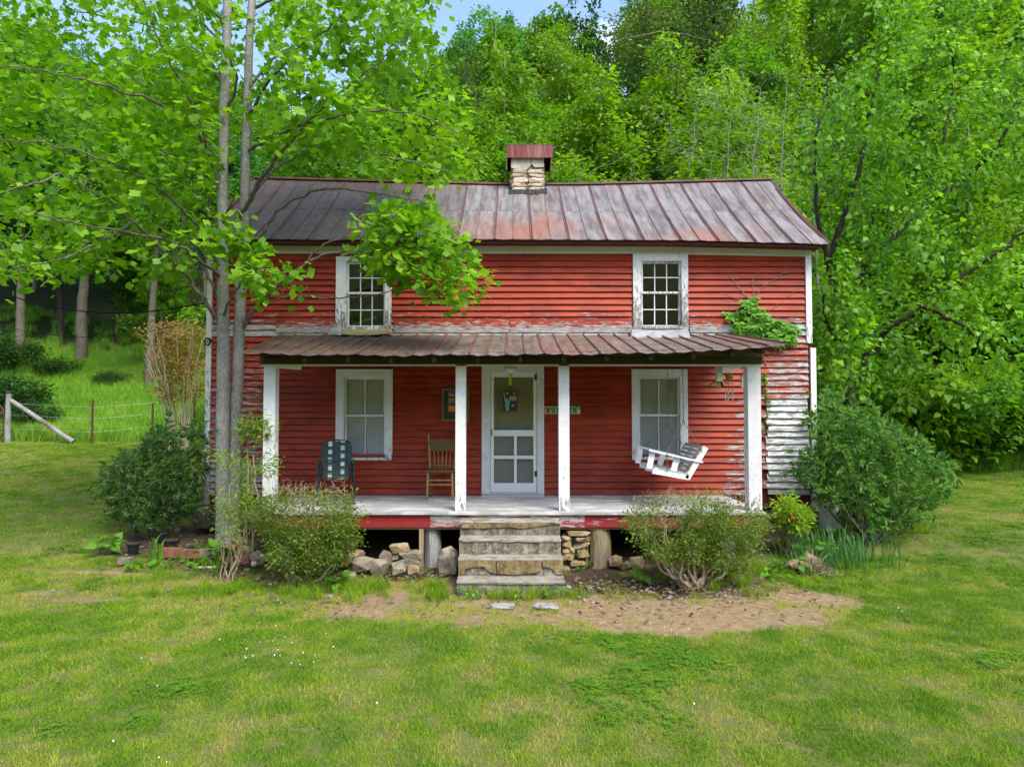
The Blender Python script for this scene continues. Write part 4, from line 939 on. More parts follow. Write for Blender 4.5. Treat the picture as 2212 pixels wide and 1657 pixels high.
# dry stacked stone pier right of the steps
pier = thing('stone_pier', 'stack of dry laid tan stones between the steps and brown stump', 'stone pier', (AX(1243,9.85), 9.9, gz(AX(1243,9.85), 9.85)))
for i, (px, py, w, h) in enumerate([(1248,1153,56,12),(1223,1163,22,10),(1258,1165,40,10),(1224,1176,24,20),(1256,1178,38,22),(1223,1190,20,12),(1259,1198,28,24),(1227,1203,32,18),(1246,1217,44,12),(1222,1228,26,12),(1250,1228,40,10),(1236,1190,12,14)]):
    p = at(px, py, 9.80); s = 9.8/F; rock_mb(p.x, p.y+.1, p.z, w*s*1.03, .30, h*s*1.08, 300+i, .55).build('stone', M['tan_stone'], pier)
MB().box(AX(1216,9.9), AX(1270,9.9), 9.93, 10.2, gz(.8,9.9), AZ(1152,9.9)).build('rubble_core', M['mortar'], pier)
# flower bed edging bricks
def brick(pxa, pxb, py, h, Y, m, label, rz=0, name='edging_brick'):
    a, b = at(pxa, py, Y), at(pxb, py, Y); mb = MB(); hh = h*Y/F
    vs0 = [(a.x,a.y,a.z),(b.x,b.y,b.z)]; r = random.Random(int(pxa)); n = 5; vs = []; fs = []
    for i in range(n+1):
        x = a.x+(b.x-a.x)*i/n; j = lambda: r.uniform(-.004,.004); vs += [(x+j(), Y+j(), a.z-hh/2-.04), (x+j(), Y+j(), a.z+hh/2+j()), (x+j(), Y+.11+j(), a.z+hh/2+j()), (x+j(), Y+.11, a.z-hh/2-.04)]
    for i in range(n):
        for k in range(4): fs.append((i*4+k, (i+1)*4+k, (i+1)*4+(k+1)%4, i*4+(k+1)%4))
    fs += [(0,1,2,3),(n*4+3,n*4+2,n*4+1,n*4)]
    o = mb.add(vs, fs).build(name, M[m], None); o.rotation_euler.z = rz; return tag(o, label, 'brick', 'bricks edging the flower bed')
brick(348, 389, 1192, 13, 10.1, 'brick_red', 'reddish edging brick at the left end of the flower bed row')
brick(390, 428, 1194, 11, 10.08, 'brick_red', 'red edging brick in the middle of the flower bed row')
brick(430, 482, 1193, 12, 10.1, 'brick_grey', 'long brown grey edging brick nearest the tree trunk')
brick(254, 280, 1210, 7, 9.75, 'brick_grey', 'lone mauve brick in the grass left of the flower bed')
a, b = at(417, 1206, 9.8), at(470, 1206, 9.8); za = gz(a.x, 9.8)+.015
tag(MB().bar((a.x,9.8,za), (b.x,9.82,za), .035, .02).build('lath', M['swing_white'], None), 'thin white wooden lath lying in front of the flower bed', 'lath')
# black nursery pots
def pot(px, py, w, h, Y, label, tilt=0):
    p = at(px, py, Y); s = Y/F; r1 = w*s/2; z0 = gz(p.x, Y)-.01; hh = h*s; t = thing('plant_pot', label, 'plant pot', (p.x, Y, z0), group='black nursery pots in the flower bed')
    n = 14
    MB().tube([(p.x,Y,z0),(p.x,Y,z0+hh*.9),(p.x,Y,z0+hh*.9),(p.x,Y,z0+hh)], [r1*.72,r1*.93,r1*1.05,r1*1.05], n).build('pot', M['black_plastic'], t)
    MB().tube([(p.x,Y,z0+hh+.001),(p.x,Y,z0+hh+.004)], r1*.9, n).build('soil', M['dark_boulder'], t); t.rotation_euler.x = tilt
pot(288, 1178, 26, 24, 10.3, 'black plant pot at the left end by the broad leaved weed')
pot(371, 1172, 34, 26, 10.45, 'largest black plant pot behind the red edging bricks')
pot(402, 1178, 32, 20, 10.3, 'low black plant pot right behind the middle edging brick')
pot(352, 1160, 24, 22, 10.8, 'black plant pot farthest back under the dark shrub')
# root clump on the right
rc = thing('root_clump', 'pile of dry brown roots and stalks at the right edge of the dirt', 'root clump', (AX(1740,9.6), 9.6, gz(AX(1740,9.6), 9.6)))
o = Vector((AX(1735,9.6), 9.6, gz(AX(1735,9.6),9.6))); mb = MB(); r = random.Random(8)
for i in range(230):
    c = o+Vector((r.gauss(.06,.16), r.gauss(0,.12), 0)); c.z += r.uniform(0,.22)*math.exp(-((c.x-o.x-.08)/.18)**2)
    d = Vector((r.gauss(.1,.6), r.gauss(-.2,.5), r.gauss(.1,.5))).normalized()*r.uniform(.06,.24); m_ = c+d*.5+Vector((0,0,.02)); q = c+d; q.z = max(q.z, o.z+.005)
    mb.tube([c, m_, q], [.005,.004,.002], 3, False)
mb.build('stalks', M['dry_root'], rc, kind='stuff')
rock_mb(o.x-.12, 9.62, o.z+.08, .34, .25, .2, 5, .8).build('root_ball', M['dry_root'], rc); rock_mb(o.x+.10, 9.65, o.z+.13, .24, .2, .3, 6, .8).build('root_ball', M['dry_root'], rc)
# leaf litter under shrubs
def litter(n, cx, cy, sx_, sy_, seed):
    r = np.random.default_rng(seed); x = r.normal(cx, sx_, n); y = r.normal(cy, sy_, n); k = ~HOUSE(x, y); return x[k], y[k]
L_ = [litter(500,2.5,8.95,.6,.25,1), litter(260,1.2,9.0,.35,.25,2), litter(260,-1.3,9.45,.4,.12,3), litter(350,-4.4,10.6,.6,.35,4), litter(160,-3.4,9.6,.5,.2,5), litter(120,-4.9,10.2,.7,.25,6), litter(160,-2,8.3,1.5,.4,7), litter(260,1.6,8.1,1.4,.4,8)]
LX = np.concatenate([a for a, b in L_]); LY = np.concatenate([b for a, b in L_])

# ---------------------------------------------------------------- porch furniture and hangings
FZ = PF+.002
# webbed lawn chair
lc = thing('lawn_chair', 'folding lawn chair with green and white webbing beside the left window', 'lawn chair', (AX(727,10.75), 10.75, FZ))
b0 = root_loc(lc)
def L(x, y, z):   # chair-local to world, turned a little to the right; front is -y
    c, s_ = math.cos(R(13)), math.sin(R(13)); return Vector((b0.x+x*c-y*s_, b0.y+x*s_+y*c, b0.z+z))
hw = .222; sz = .40
ft = .0125
def tube_part(name, pts, r, m, p, n=8): return MB().tube(pts, r, n).build(name, m, p, smooth=True)
back = [L(-hw+.02,.14,.33), L(-hw,.22,.62), L(-hw,.325,.86), L(-hw+.05,.35,.925), L(0,.358,.945), L(hw-.05,.35,.925), L(hw,.325,.86), L(hw,.22,.62), L(hw-.02,.14,.33)]
tube_part('back_frame', back, ft, M['chair_tube'], lc)
seatf = [L(-hw+.02,.14,.36), L(-hw+.02,-.22,sz), L(-hw+.05,-.25,sz), L(hw-.05,-.25,sz), L(hw-.02,-.22,sz), L(hw-.02,.14,.36)]
tube_part('seat_frame', seatf, ft, M['chair_tube'], lc)
for s_ in (-1, 1):
    tube_part('leg', [L(s_*(hw+.03),.20,.615), L(s_*(hw+.03),-.02,.30), L(s_*(hw+.03),-.27,ft)], ft, M['chair_tube'], lc)
    tube_part('leg', [L(s_*(hw+.045),-.22,.615), L(s_*(hw+.045),.0,.30), L(s_*(hw+.045),.27,ft)], ft, M['chair_tube'], lc)
    MB().bar(L(s_*(hw+.04),-.27,.628), L(s_*(hw+.04),.22,.628), .045, .024).build('armrest', M['chair_tube'], lc)
tube_part('foot_bar', [L(-hw-.03,-.27,ft), L(hw+.03,-.27,ft)], ft, M['chair_tube'], lc); tube_part('foot_bar', [L(-hw-.045,.27,ft), L(hw+.045,.27,ft)], ft, M['chair_tube'], lc)
def bp(u, v):  # point on the back sheet
    z = .37+v*.555; y = .14+(z-.33)*.36 if z < .62 else .22+(z-.62)*.43; return L((u*2-1)*(hw), y-.008, z)
def strap(pts, w_, axis, m, off, nm='strap'):
    mb = MB(); vs = []; n = len(pts)
    for i, p in enumerate(pts):
        o_ = off(i); q = p+Vector((0,-1,.4)).normalized()*o_; vs += [q-axis*w_/2, q+axis*w_/2, q+axis*w_/2+Vector((0,.003,0)), q-axis*w_/2+Vector((0,.003,0))]
    fs = [(i*4+k, i*4+(k+1)%4, (i+1)*4+(k+1)%4, (i+1)*4+k) for i in range(n-1) for k in range(4)]
    mb.add(vs, fs).build(nm, m, lc)
ax = (L(1,0,0)-L(0,0,0)).normalized(); ups = Vector((0,.38,.92)).normalized()
nv, nh = 6, 9
for i in range(nv):
    u = .14+.72*i/(nv-1); mw = M['web_white'] if i in (1, 4) else M['web_green']
    strap([bp(u, v) for v in np.linspace(0, 1, 19)], .058, ax, mw, lambda k, i=i: .006 if (k//2+i) % 2 else -.004)
for j in range(nh):
    v = .06+.86*j/(nh-1)
    strap([bp(u, v) for u in np.linspace(0, 1, 13)], .052, ups, M['web_green'], lambda k, j=j: .002)
for i in range(nv):
    u = .14+.72*i/(nv-1); p = [L((u*2-1)*hw, y, z) for y, z in ((.13,.37),(0,.375),(-.24,.412),(-.262,.40),(-.255,.385))]
    strap(p, .055, ax, M['web_white'] if i in (1, 4) else M['web_green'], lambda k: 0)
for j in range(5):
    y = -.2+j*.075; strap([L((u*2-1)*hw, y, .385-(y+.25)*.03) for u in np.linspace(0,1,4)], .05, Vector((0,1,0)), M['web_green'], lambda k: .004)
# pressed back wooden chair
wc = thing('wooden_chair', 'old oak spindle back chair by the second porch post', 'chair', (AX(953,11.2), 11.2, FZ)); b1 = root_loc(wc)
def C(x, y, z): return Vector((b1.x+x, b1.y+y, b1.z+z))
seat = [C(-.20,.18,.44), C(.20,.18,.44), C(.23,-.19,.44), C(-.23,-.19,.44)]
MB().add([tuple(p) for p in seat]+[tuple(p+Vector((0,0,.028))) for p in seat], [(0,1,2,3),(7,6,5,4),(0,4,5,1),(1,5,6,2),(2,6,7,3),(3,7,4,0)]).build('seat', M['chair_oak_dark'], wc)
def turned(name, a, b, rs, m=M['chair_oak'], n=8):
    a, b = Vector(a), Vector(b); k = len(rs); return MB().tube([a.lerp(b, i/(k-1)) for i in range(k)], rs, n).build(name, m, wc, smooth=True)
lr_ = [.012,.015,.020,.014,.021,.021,.019,.017]
for s_ in (-1, 1):
    turned('leg', C(s_*.205,-.165,0), C(s_*.19,-.15,.44), lr_); turned('leg', C(s_*.185,.20,0), C(s_*.175,.165,.44), lr_, M['chair_oak_dark'])
    turned('back_post', C(s_*.195,.17,.44), C(s_*.235,.27,1.04), [.017,.019,.015,.019,.016,.018,.014,.018,.010])
    for z in (.17, .28): turned('stretcher', C(s_*.197,-.155,z), C(s_*.183,.185,z), [.009,.012,.009])
for z in (.24, .31): turned('stretcher', C(-.197,-.155,z), C(.197,-.155,z), [.009,.013,.010,.014,.010,.013,.009])
turned('stretcher', C(-.18,.185,.26), C(.18,.185,.26), [.009,.012,.009], M['chair_oak_dark'])
pts = [(-.215,.75),(.215,.75),(.222,.90)]+[(x, .925+.018*math.cos(x*40)*(1-abs(x)/.24)+.02*(1-(x/.22)**2)) for x in np.linspace(.21,-.21,15)]+[(-.222,.90)]
MB().prism([(b1.x+x, b1.z+z) for x, z in pts], b1.y+.225, b1.y+.245).build('crest_rail', M['chair_oak_dark'], wc)
turned('lower_rail', C(-.2,.20,.52), C(.2,.20,.52), [.010]*3)
for i in range(5):
    x = -.125+.0625*i; turned('spindle', C(x*.95,.195,.46), C(x*1.1,.235,.76), [.007,.011,.007,.012,.008,.012,.007,.010,.006])
# porch swing, hung across the porch and facing left
sw = thing('porch_swing', 'white slatted porch swing hanging on chains before the right window', 'porch swing', (AX(1462,10.2), 10.8, AZ(1025,10.2)))
YN, YF = 10.2, 11.2
def sp(px, py, y): p = at(px, py, YN); return Vector((p.x, y, p.z))
A_, B_, C_ = (1418, 1019), (1487, 1031), (1525, 966)   # seat front, seat back, back top at the near end
seatA, seatB, backT = [sp(*q, YN) for q in (A_, B_, C_)]
off = Vector((0, YF-YN, 0))
def side(y, nm):
    d = Vector((0, y-YN, 0)); mb = MB(); mb.bar(seatA+d+Vector((-.06,0,.012)), seatB+d, .03, .075, (0,0,1)); mb.bar(seatB+d+Vector((-.02,0,-.02)), backT+d, .03, .075, (0,0,1)); mb.build(nm, M['swing_white'], sw)
side(YN, 'end_frame'); side(YF, 'end_frame'); side((YN+YF)/2, 'end_frame')
sdir = (seatB-seatA); bdir = (backT-seatB)
for i in range(8):
    t = .0+i*.130; p = seatA+sdir*t+Vector((0,0,.05)); MB().bar(p+Vector((0,-.02,0)), p+off+Vector((0,.02,0)), .055, .016, (sdir.normalized().cross(Vector((0,1,0))))).build('seat_slat', M['swing_slat'] if i else M['swing_white'], sw)
for i in range(7):
    t = .10+i*.135; p = seatB+bdir*t+Vector((-.035,0,.035)); nrm = bdir.normalized().cross(Vector((0,1,0))); MB().bar(p+Vector((0,-.02,0)), p+off+Vector((0,.02,0)), .050, .016, nrm).build('back_slat', M['swing_slat'], sw)
arms = []
for y in (YN, YF):
    a, b = sp(1401, 972, y), sp(1517, 998, y)
    MB().bar(a, b, .085, .026).build('armrest', M['swing_white'], sw)
    for px, py, qx, qy in ((1410,978,1409,1013),(1464,986,1459,1028)):
        MB().bar(sp(px,py,y)+Vector((0,.03*(1 if y == YN else -1),0)), sp(qx-6,qy-1,y)+Vector((0,.03*(1 if y == YN else -1),0)), .03, .085, (1,0,0)).build('arm_post', M['swing_white'], sw)
def chain(pts, nm='chain'):
    mb = MB(); pts = [Vector(p) for p in pts]
    for a, b in zip(pts[:-1], pts[1:]):
        d = b-a; ln = d.length; n = max(2, int(ln/.032)); d.normalize(); s1 = d.cross(Vector((0,1,0))).normalized(); s2 = d.cross(s1)
        for i in range(n):
            c = a+d*(ln*(i+.5)/n); sdv = s1 if i % 2 else s2; L2 = ln/n*.68; w2 = .010
            ring = [c+d*(L2*math.cos(t))+sdv*(w2*math.sin(t)) for t in np.linspace(0, 2*math.pi, 9)]
            mb.tube(ring, .0036, 3, False)
    mb.build(nm, M['chain_steel'], sw, kind='stuff')
for y, top, joint, f_, b_ in ((YN, (1472,786), (1478,908), (1452,985), (1503,962)), (YF, (1478,786), (1478,900), (1421,972), (1512,962))):
    T = Vector((sp(1474,786,y).x, y, PB+.10)); J = Vector((T.x+.01, y, T.z-(.92 if y == YN else .98)))
    a = sp(1440 if y == YN else 1418, 977, y)+Vector((0,-.045 if y == YN else .045,0)); b = sp(1516,975,y)+Vector((0,-.03 if y == YN else .03,0))
    chain([T, J]); chain([J, a]); chain([J, b])
    MB().tube([J+Vector((0,0,.03)), J+Vector((.012,0,.01)), J+Vector((.0,0,-.02)), J+Vector((-.012,0,.01)), J+Vector((0,0,.03))], .006, 6).build('shackle', M['chain_steel'], sw)
    a2 = a.copy(); a2.z -= .28; chain([a, a2])
# hanging door plaque
pl = thing('door_plaque', 'small patriotic picture of a torch bearer hanging on the screen door', 'plaque', (AX(1103,WY-.06), WY-.06, AZ(866,WY)))
py_ = WY-.050
MB().box(AX(1100,WY), AX(1105,WY), py_, py_+.004, AZ(833,WY), AZ(804,WY)).build('ribbon', M['ribbon_lime'], pl)
qx0, qx1, qz0, qz1 = AX(1085,WY), AX(1118,WY), AZ(889,WY), AZ(845,WY)
MB().box(qx0, qx1, py_, py_+.010, qz0, qz1).build('board', M['plaque_red'], pl)
MB().box(qx0+.012, qx1-.012, py_-.003, py_, qz0+.012, qz1-.012).build('picture', M['plaque_navy'], pl)
Wd, Hd = qx1-qx0, qz1-qz0
def pp(u, v): return (qx0+Wd*u, qz0+Hd*v)
fig = MB(); fig.prism([pp(.24,.04),pp(.46,.04),pp(.44,.30),pp(.52,.48),pp(.38,.60),pp(.34,.66),pp(.26,.66),pp(.22,.60),pp(.12,.92),pp(.06,.92),pp(.13,.62),pp(.18,.45)], py_-.006, py_-.0032); fig.build('figure', M['statue_teal'], pl)
fl = MB()
for i in range(5): z_ = .52+.045*i; fl.prism([pp(.46,z_),pp(.62,z_+.02),pp(.76,z_),pp(.92,z_+.03),pp(.92,z_+.055),pp(.76,z_+.025),pp(.62,z_+.045),pp(.46,z_+.025)], py_-.005, py_-.0031)
fl.build('flag', M['flag_gold'], pl)
st_m = MB()
for cx_, cz_ in ((.32,.88),(.68,.30),(.80,.88)):
    for k in range(6):
        t = k*math.pi/6; a = Vector((*pp(cx_,cz_),)); dx, dz = .05*Wd*2*math.cos(t), .05*Wd*2*math.sin(t); st_m.bar((a[0]-dx,py_-.0045,a[1]-dz),(a[0]+dx,py_-.0045,a[1]+dz),.003,.002,(0,-1,0))
st_m.build('fireworks', M['spark_white'], pl)
MB().tube([(qx0+Wd*.2,py_,qz1),(AX(1102.5,WY),py_,AZ(834,WY)),(qx0+Wd*.8,py_,qz1)], .003, 5).build('cord', M['cord_red'], pl)
# lettering helper: flat print with a little thickness
def text(s, x, y, z, size, m, parent, name='lettering', align='LEFT', rot=0.0, ext=.0015):
    c = bpy.data.curves.new(name, 'FONT'); c.body = s; c.size = size; c.extrude = ext; c.align_x = align; c.materials.append(m)
    o0 = bpy.data.objects.new(name, c); me = bpy.data.meshes.new_from_object(o0); bpy.data.objects.remove(o0); bpy.data.curves.remove(c); o = bpy.data.objects.new(name, me); link(o, parent); rl = root_loc(parent); o.location = (x-rl.x, y-rl.y, z-rl.z); o.rotation_euler = (R(90), rot, 0); return o
cb = thing('chalkboard', 'dark chalkboard in an olive frame partly hidden by the second porch post', 'chalkboard', (AX(982,WY), WY-.05, AZ(875,WY)))
c0, c1, c2, c3 = AX(955,WY), AX(1014,WY), AZ(910,WY), AZ(839,WY)
MB().box(c0+.03, c1-.03, WY-.060, WY-.042, c2+.03, c3-.03).build('board', M['chalkboard'], cb)
for bb in ((c0,c0+.032,c2,c3),(c1-.032,c1,c2,c3),(c0+.032,c1-.032,c2,c2+.032),(c0+.032,c1-.032,c3-.032,c3)): MB().box(bb[0],bb[1],WY-.066,WY-.040,bb[2],bb[3]).build('frame', M['frame_olive'], cb)
tg = thing('summer_tag', 'purple and orange tag sign hanging over the dark chalkboard', 'sign', (AX(984,WY), WY-.065, AZ(868,WY)))
t0, t1, tz0, tz1 = AX(968,WY), AX(1000,WY), AZ(890,WY), AZ(841,WY); tw, th_ = t1-t0, tz1-tz0
MB().prism([(t0,tz0),(t1,tz0),(t1,tz0+th_*.84),(t1-tw*.2,tz1),(t0+tw*.2,tz1),(t0,tz0+th_*.84)], WY-.078, WY-.068).build('tag_board', M['sign_brown'], tg)
MB().prism([(t0+.008,tz0+th_*.80),(t1-.008,tz0+th_*.80),(t1-.008,tz0+th_*.835),(t1-tw*.2,tz1-.008),(t0+tw*.2,tz1-.008),(t0+.008,tz0+th_*.835)], WY-.080, WY-.0782).build('tag_top', M['sign_purple'], tg)
MB().box(t0+.008, t1-.008, WY-.080, WY-.0782, tz0+.008, tz0+th_*.20).build('tag_foot', M['sign_orange'], tg)
for s_, v_, h_ in (('Summer', .70, .066), ('STARS', .40, .092), ('Shine', .17, .075)): text(s_, t0+.012, WY-.0815, tz0+th_*v_, h_, M['letter_cream'], tg)
MB().tube([(t0+tw*.25,WY-.072,tz1-.01),(t0+tw*.5,WY-.05,tz1+.09),(t1-tw*.25,WY-.072,tz1-.01)], .003, 5).build('cord', M['twine'], tg)
sm = thing('summer_sign', 'teal and sand coloured sign reading SUMMER right of the door', 'sign', (AX(1214,WY), WY-.06, AZ(886,WY)))
s0, s1, sz0, sz1 = AX(1176,WY), AX(1253,WY), AZ(894.5,WY), AZ(877.5,WY); sh_ = sz1-sz0
MB().box(s0, s1, WY-.062, WY-.047, sz0, sz1).build('sign_board', M['sign_teal'], sm)
MB().box(s0+.006, s1-.006, WY-.0638, WY-.0622, sz0+.006, sz0+sh_*.55).build('sand_band', M['sign_sand'], sm)
cols = ['letter_red','letter_green','letter_blue','letter_red','letter_blue','letter_green']
for i, ch in enumerate('SUMMER'):
    xx = s0+.055+i*(s1-s0-.09)/5.6; text(ch, xx+.006, WY-.0670, sz0+.032, .095, M['letter_black'], sm, 'letter', 'CENTER', R(-8 if i % 2 else 6)); 
    MB().box(xx-.032, xx+.034, WY-.0655, WY-.0640, sz0+.014, sz1-.020).build('letter_tile', M[cols[i]], sm)
MB().tube([(s0+.12,WY-.05,sz1),((s0+s1)/2,WY-.035,sz1+.13),(s1-.12,WY-.05,sz1)], .003, 5).build('cord', M['twine'], sm)
# doormat-like board at the sill
tag(MB().box(AX(1041,11.45), AX(1173,11.45), 11.38, 11.62, FZ+.003, FZ+.024).build('door_mat', M['mat_grey'], None), 'pale grey mat lying before the screen door', 'door mat')
# wind chimes and birdhouse
def chimes(name, label, px, Y, top, cup, nt, z0, z1, rr):
    x = AX(px, Y); t = thing(name, label, 'wind chime', (x, Y, AZ(top, Y)))
    MB().tube([(x,Y,AZ(top,Y)),(x,Y,AZ(cup[0],Y))], .003, 5).build('cord', M['twine'], t)
    if cup[2]: MB().tube([(x,Y,AZ(cup[0],Y)),(x,Y,AZ(cup[0]+6,Y)),(x,Y,AZ(cup[1],Y))], [.05,.06,.045], 12).build('cup', M['birdhouse_wood'], t)
    zr = AZ(cup[1]+6 if cup[2] else cup[1], Y); MB().tube([(x,Y,zr-.008),(x,Y,zr+.008)], rr+.012, 14).build('ring', M['galvanized'], t)
    if cup[2]: MB().tube([(x,Y,zr-.14),(x,Y,zr-.126)], rr+.012, 14).build('ring', M['galvanized'], t)
    for k in range(nt):
        a = 2*math.pi*k/nt+.4; xx, yy = x+rr*math.cos(a), Y+rr*math.sin(a); MB().tube([(xx,yy,zr),(xx,yy,AZ(z0,Y))], .002, 4).build('string', M['twine'], t)
        MB().tube([(xx,yy,AZ(z0,Y)),(xx,yy,AZ(z1,Y)-.02*(k % 3))], .008, 8).build('tube', M['white_metal'], t)
    MB().tube([(x,Y,zr),(x,Y,AZ(z1-6,Y))], .0025, 4).tube([(x,Y,AZ(z1-12,Y)),(x,Y,AZ(z1-6,Y))], .02, 8).build('clapper', M['birdhouse_wood'], t)
chimes('wind_chime', 'larger wind chime with silver tubes hanging from the white bracket', 1576, 10.3, 795, (808, 822, True), 5, 845, 862, .055)
chimes('wind_chime', 'smaller wind chime hanging close to the right porch post', 1604, 10.4, 797, (812, 812, False), 3, 812, 833, .022)
bh = thing('birdhouse', 'small triangular wooden birdhouse hanging under the porch beam', 'birdhouse', (AX(1550,10.2), 10.25, AZ(826,10.2)))
tri = [(AX(1535,10.15),AZ(832,10.15)), (AX(1560,10.15),AZ(836,10.15)), (AX(1554,10.15),AZ(820,10.15))]
MB().prism(tri, 10.15, 10.32).build('box', M['birdhouse_wood'], bh)
MB().bar((tri[2][0]+.01,10.14,tri[2][1]+.01),(tri[1][0]+.02,10.14,tri[1][1]),.02,.012,(0,1,0)).bar((tri[2][0]+.008,10.23,tri[2][1]+.008),(tri[1][0]+.012,10.23,tri[1][1]-.004),.20,.012,(1,0,1)).build('roof_board', M['dark_timber'], bh)
hx_, hz_ = AX(1552,10.14), AZ(825,10.14); MB().tube([(hx_,10.143,hz_),(hx_,10.151,hz_)], .011, 10).build('entry_hole', M['wire_black'], bh)
MB().tube([(tri[2][0],10.2,tri[2][1]),(tri[2][0],10.2,AZ(786,10.15))], .003, 5).build('cord', M['twine'], bh)
# bucket and leaning board by the right corner
bk_ = thing('bucket', 'old pale bucket tipped among the shrub at the right house corner', 'bucket', (AX(1786,11.5), 11.5, gz(AX(1786,11.5), 11.5)))
p = root_loc(bk_); MB().tube([p, p+Vector((.03,0,.40)), p+Vector((.03,0,.40)), p+Vector((.034,0,.44))], [.15,.185,.20,.20], 18).build('pail', M['bucket_plastic'], bk_, smooth=False)
MB().tube([p+Vector((-.16,-.02,.42)), p+Vector((-.10,-.20,.28)), p+Vector((.12,-.2,.26)), p+Vector((.22,0,.42))], .005, 6).build('handle', M['galvanized'], bk_)
# ---------------------------------------------------------------- fence, gate and wires on the left
FY = 21.0
fence = thing('wire_fence', 'old wire fence with grey corner post and leaning brace pole', 'fence', (AX(20,FY), FY, gz(AX(20,FY),FY)))
fx = AX(18,FY); z0 = gz(fx,FY)
def fpole(name, a, b, r0, r1, m): return MB().tube([Vector(a).lerp(Vector(b), i/5)+Vector((random.uniform(-.008,.008),0,random.uniform(-.008,.008))) for i in range(6)], [r0+(r1-r0)*i/5 for i in range(6)], 10).build(name, m, fence)
fpole('corner_post', (fx,FY,z0-.1), (fx,FY,AZ(850,FY)), .085, .07, M['fence_wood'])
bxp = AX(160,FY); fpole('brace_pole', (fx+.07,FY,AZ(865,FY)), (bxp,FY,gz(bxp,FY)+.06), .06, .07, M['fence_wood'])
tx = AX(200,FY); MB().bar((tx,FY,gz(tx,FY)-.1),(tx,FY,AZ(864,FY)),.05,.05,(0,1,0)).build('steel_post', M['rust_iron'], fence)
for k, xx in enumerate((AX(330,FY+1), AX(420,FY+2))): MB().bar((xx,FY+1+k,gz(xx,FY+1+k)-.1),(xx,FY+1+k,gz(xx,FY+1+k)+1.1),.05,.05,(0,1,0)).build('steel_post', M['rust_iron'], fence)
for hh in (.35, .75, 1.1):
    MB().tube([(fx,FY,z0+hh+.1),(tx,FY,gz(tx,FY)+hh),(AX(330,FY+1),FY+1,gz(AX(330,FY+1),FY+1)+hh),(AX(420,FY+2),FY+2,gz(AX(420,FY+2),FY+2)+hh)], .0032, 4).build('wire', M['galvanized'], fence)
gt = thing('tube_gate', 'rusty brown tube gate at the left edge beside the fence post', 'gate', (AX(-60,FY), FY, gz(AX(-60,FY),FY)))
g0, g1 = AX(-150,FY), AX(8,FY); zg = gz(g1,FY)
fr_ = [(g0,FY,zg+.15),(g1-.12,FY,zg+.15),(g1,FY,zg+.27),(g1,FY,zg+1.0),(g1-.12,FY,zg+1.15),(g0,FY,zg+1.15)]
MB().tube(fr_, .025, 8).build('gate_frame', M['rust_iron'], gt)
for hh in (.4,.65,.9): MB().tube([(g0,FY,zg+hh),(g1,FY,zg+hh)], .02, 8).build('gate_rail', M['rust_iron'], gt)
def cable(name, label, pts, r):
    pts = [Vector(p) for p in pts]; n = 20; a, b = pts; P_ = [a.lerp(b, i/n)-Vector((0,0,.35*4*(i/n)*(1-i/n))) for i in range(n+1)]
    return tag(MB().tube(P_, r, 5).build(name, M['wire_black'], None), label, 'cable')
cable('power_cable', 'thick black power cable running from the left edge to the house corner', (at(-20,622,15), at(453,652,11.9)), .012)
cable('phone_cable', 'thin black cable strung below the power cable to the house corner', (at(-20,694,15), at(453,684,11.9)), .005)
mb = MB(); c = at(449, 738, WY-.08)
for k in range(4): mb.tube([c+Vector((.06*math.cos(t+k)*(1-.1*k), -.02*k*.4, .06*math.sin(t+k))) for t in np.linspace(0, 5.5, 12)], .008, 5)
tag(mb.build('cable_coil', M['wire_black'], None), 'black coil of cable fixed to the left corner of the house', 'cable coil')
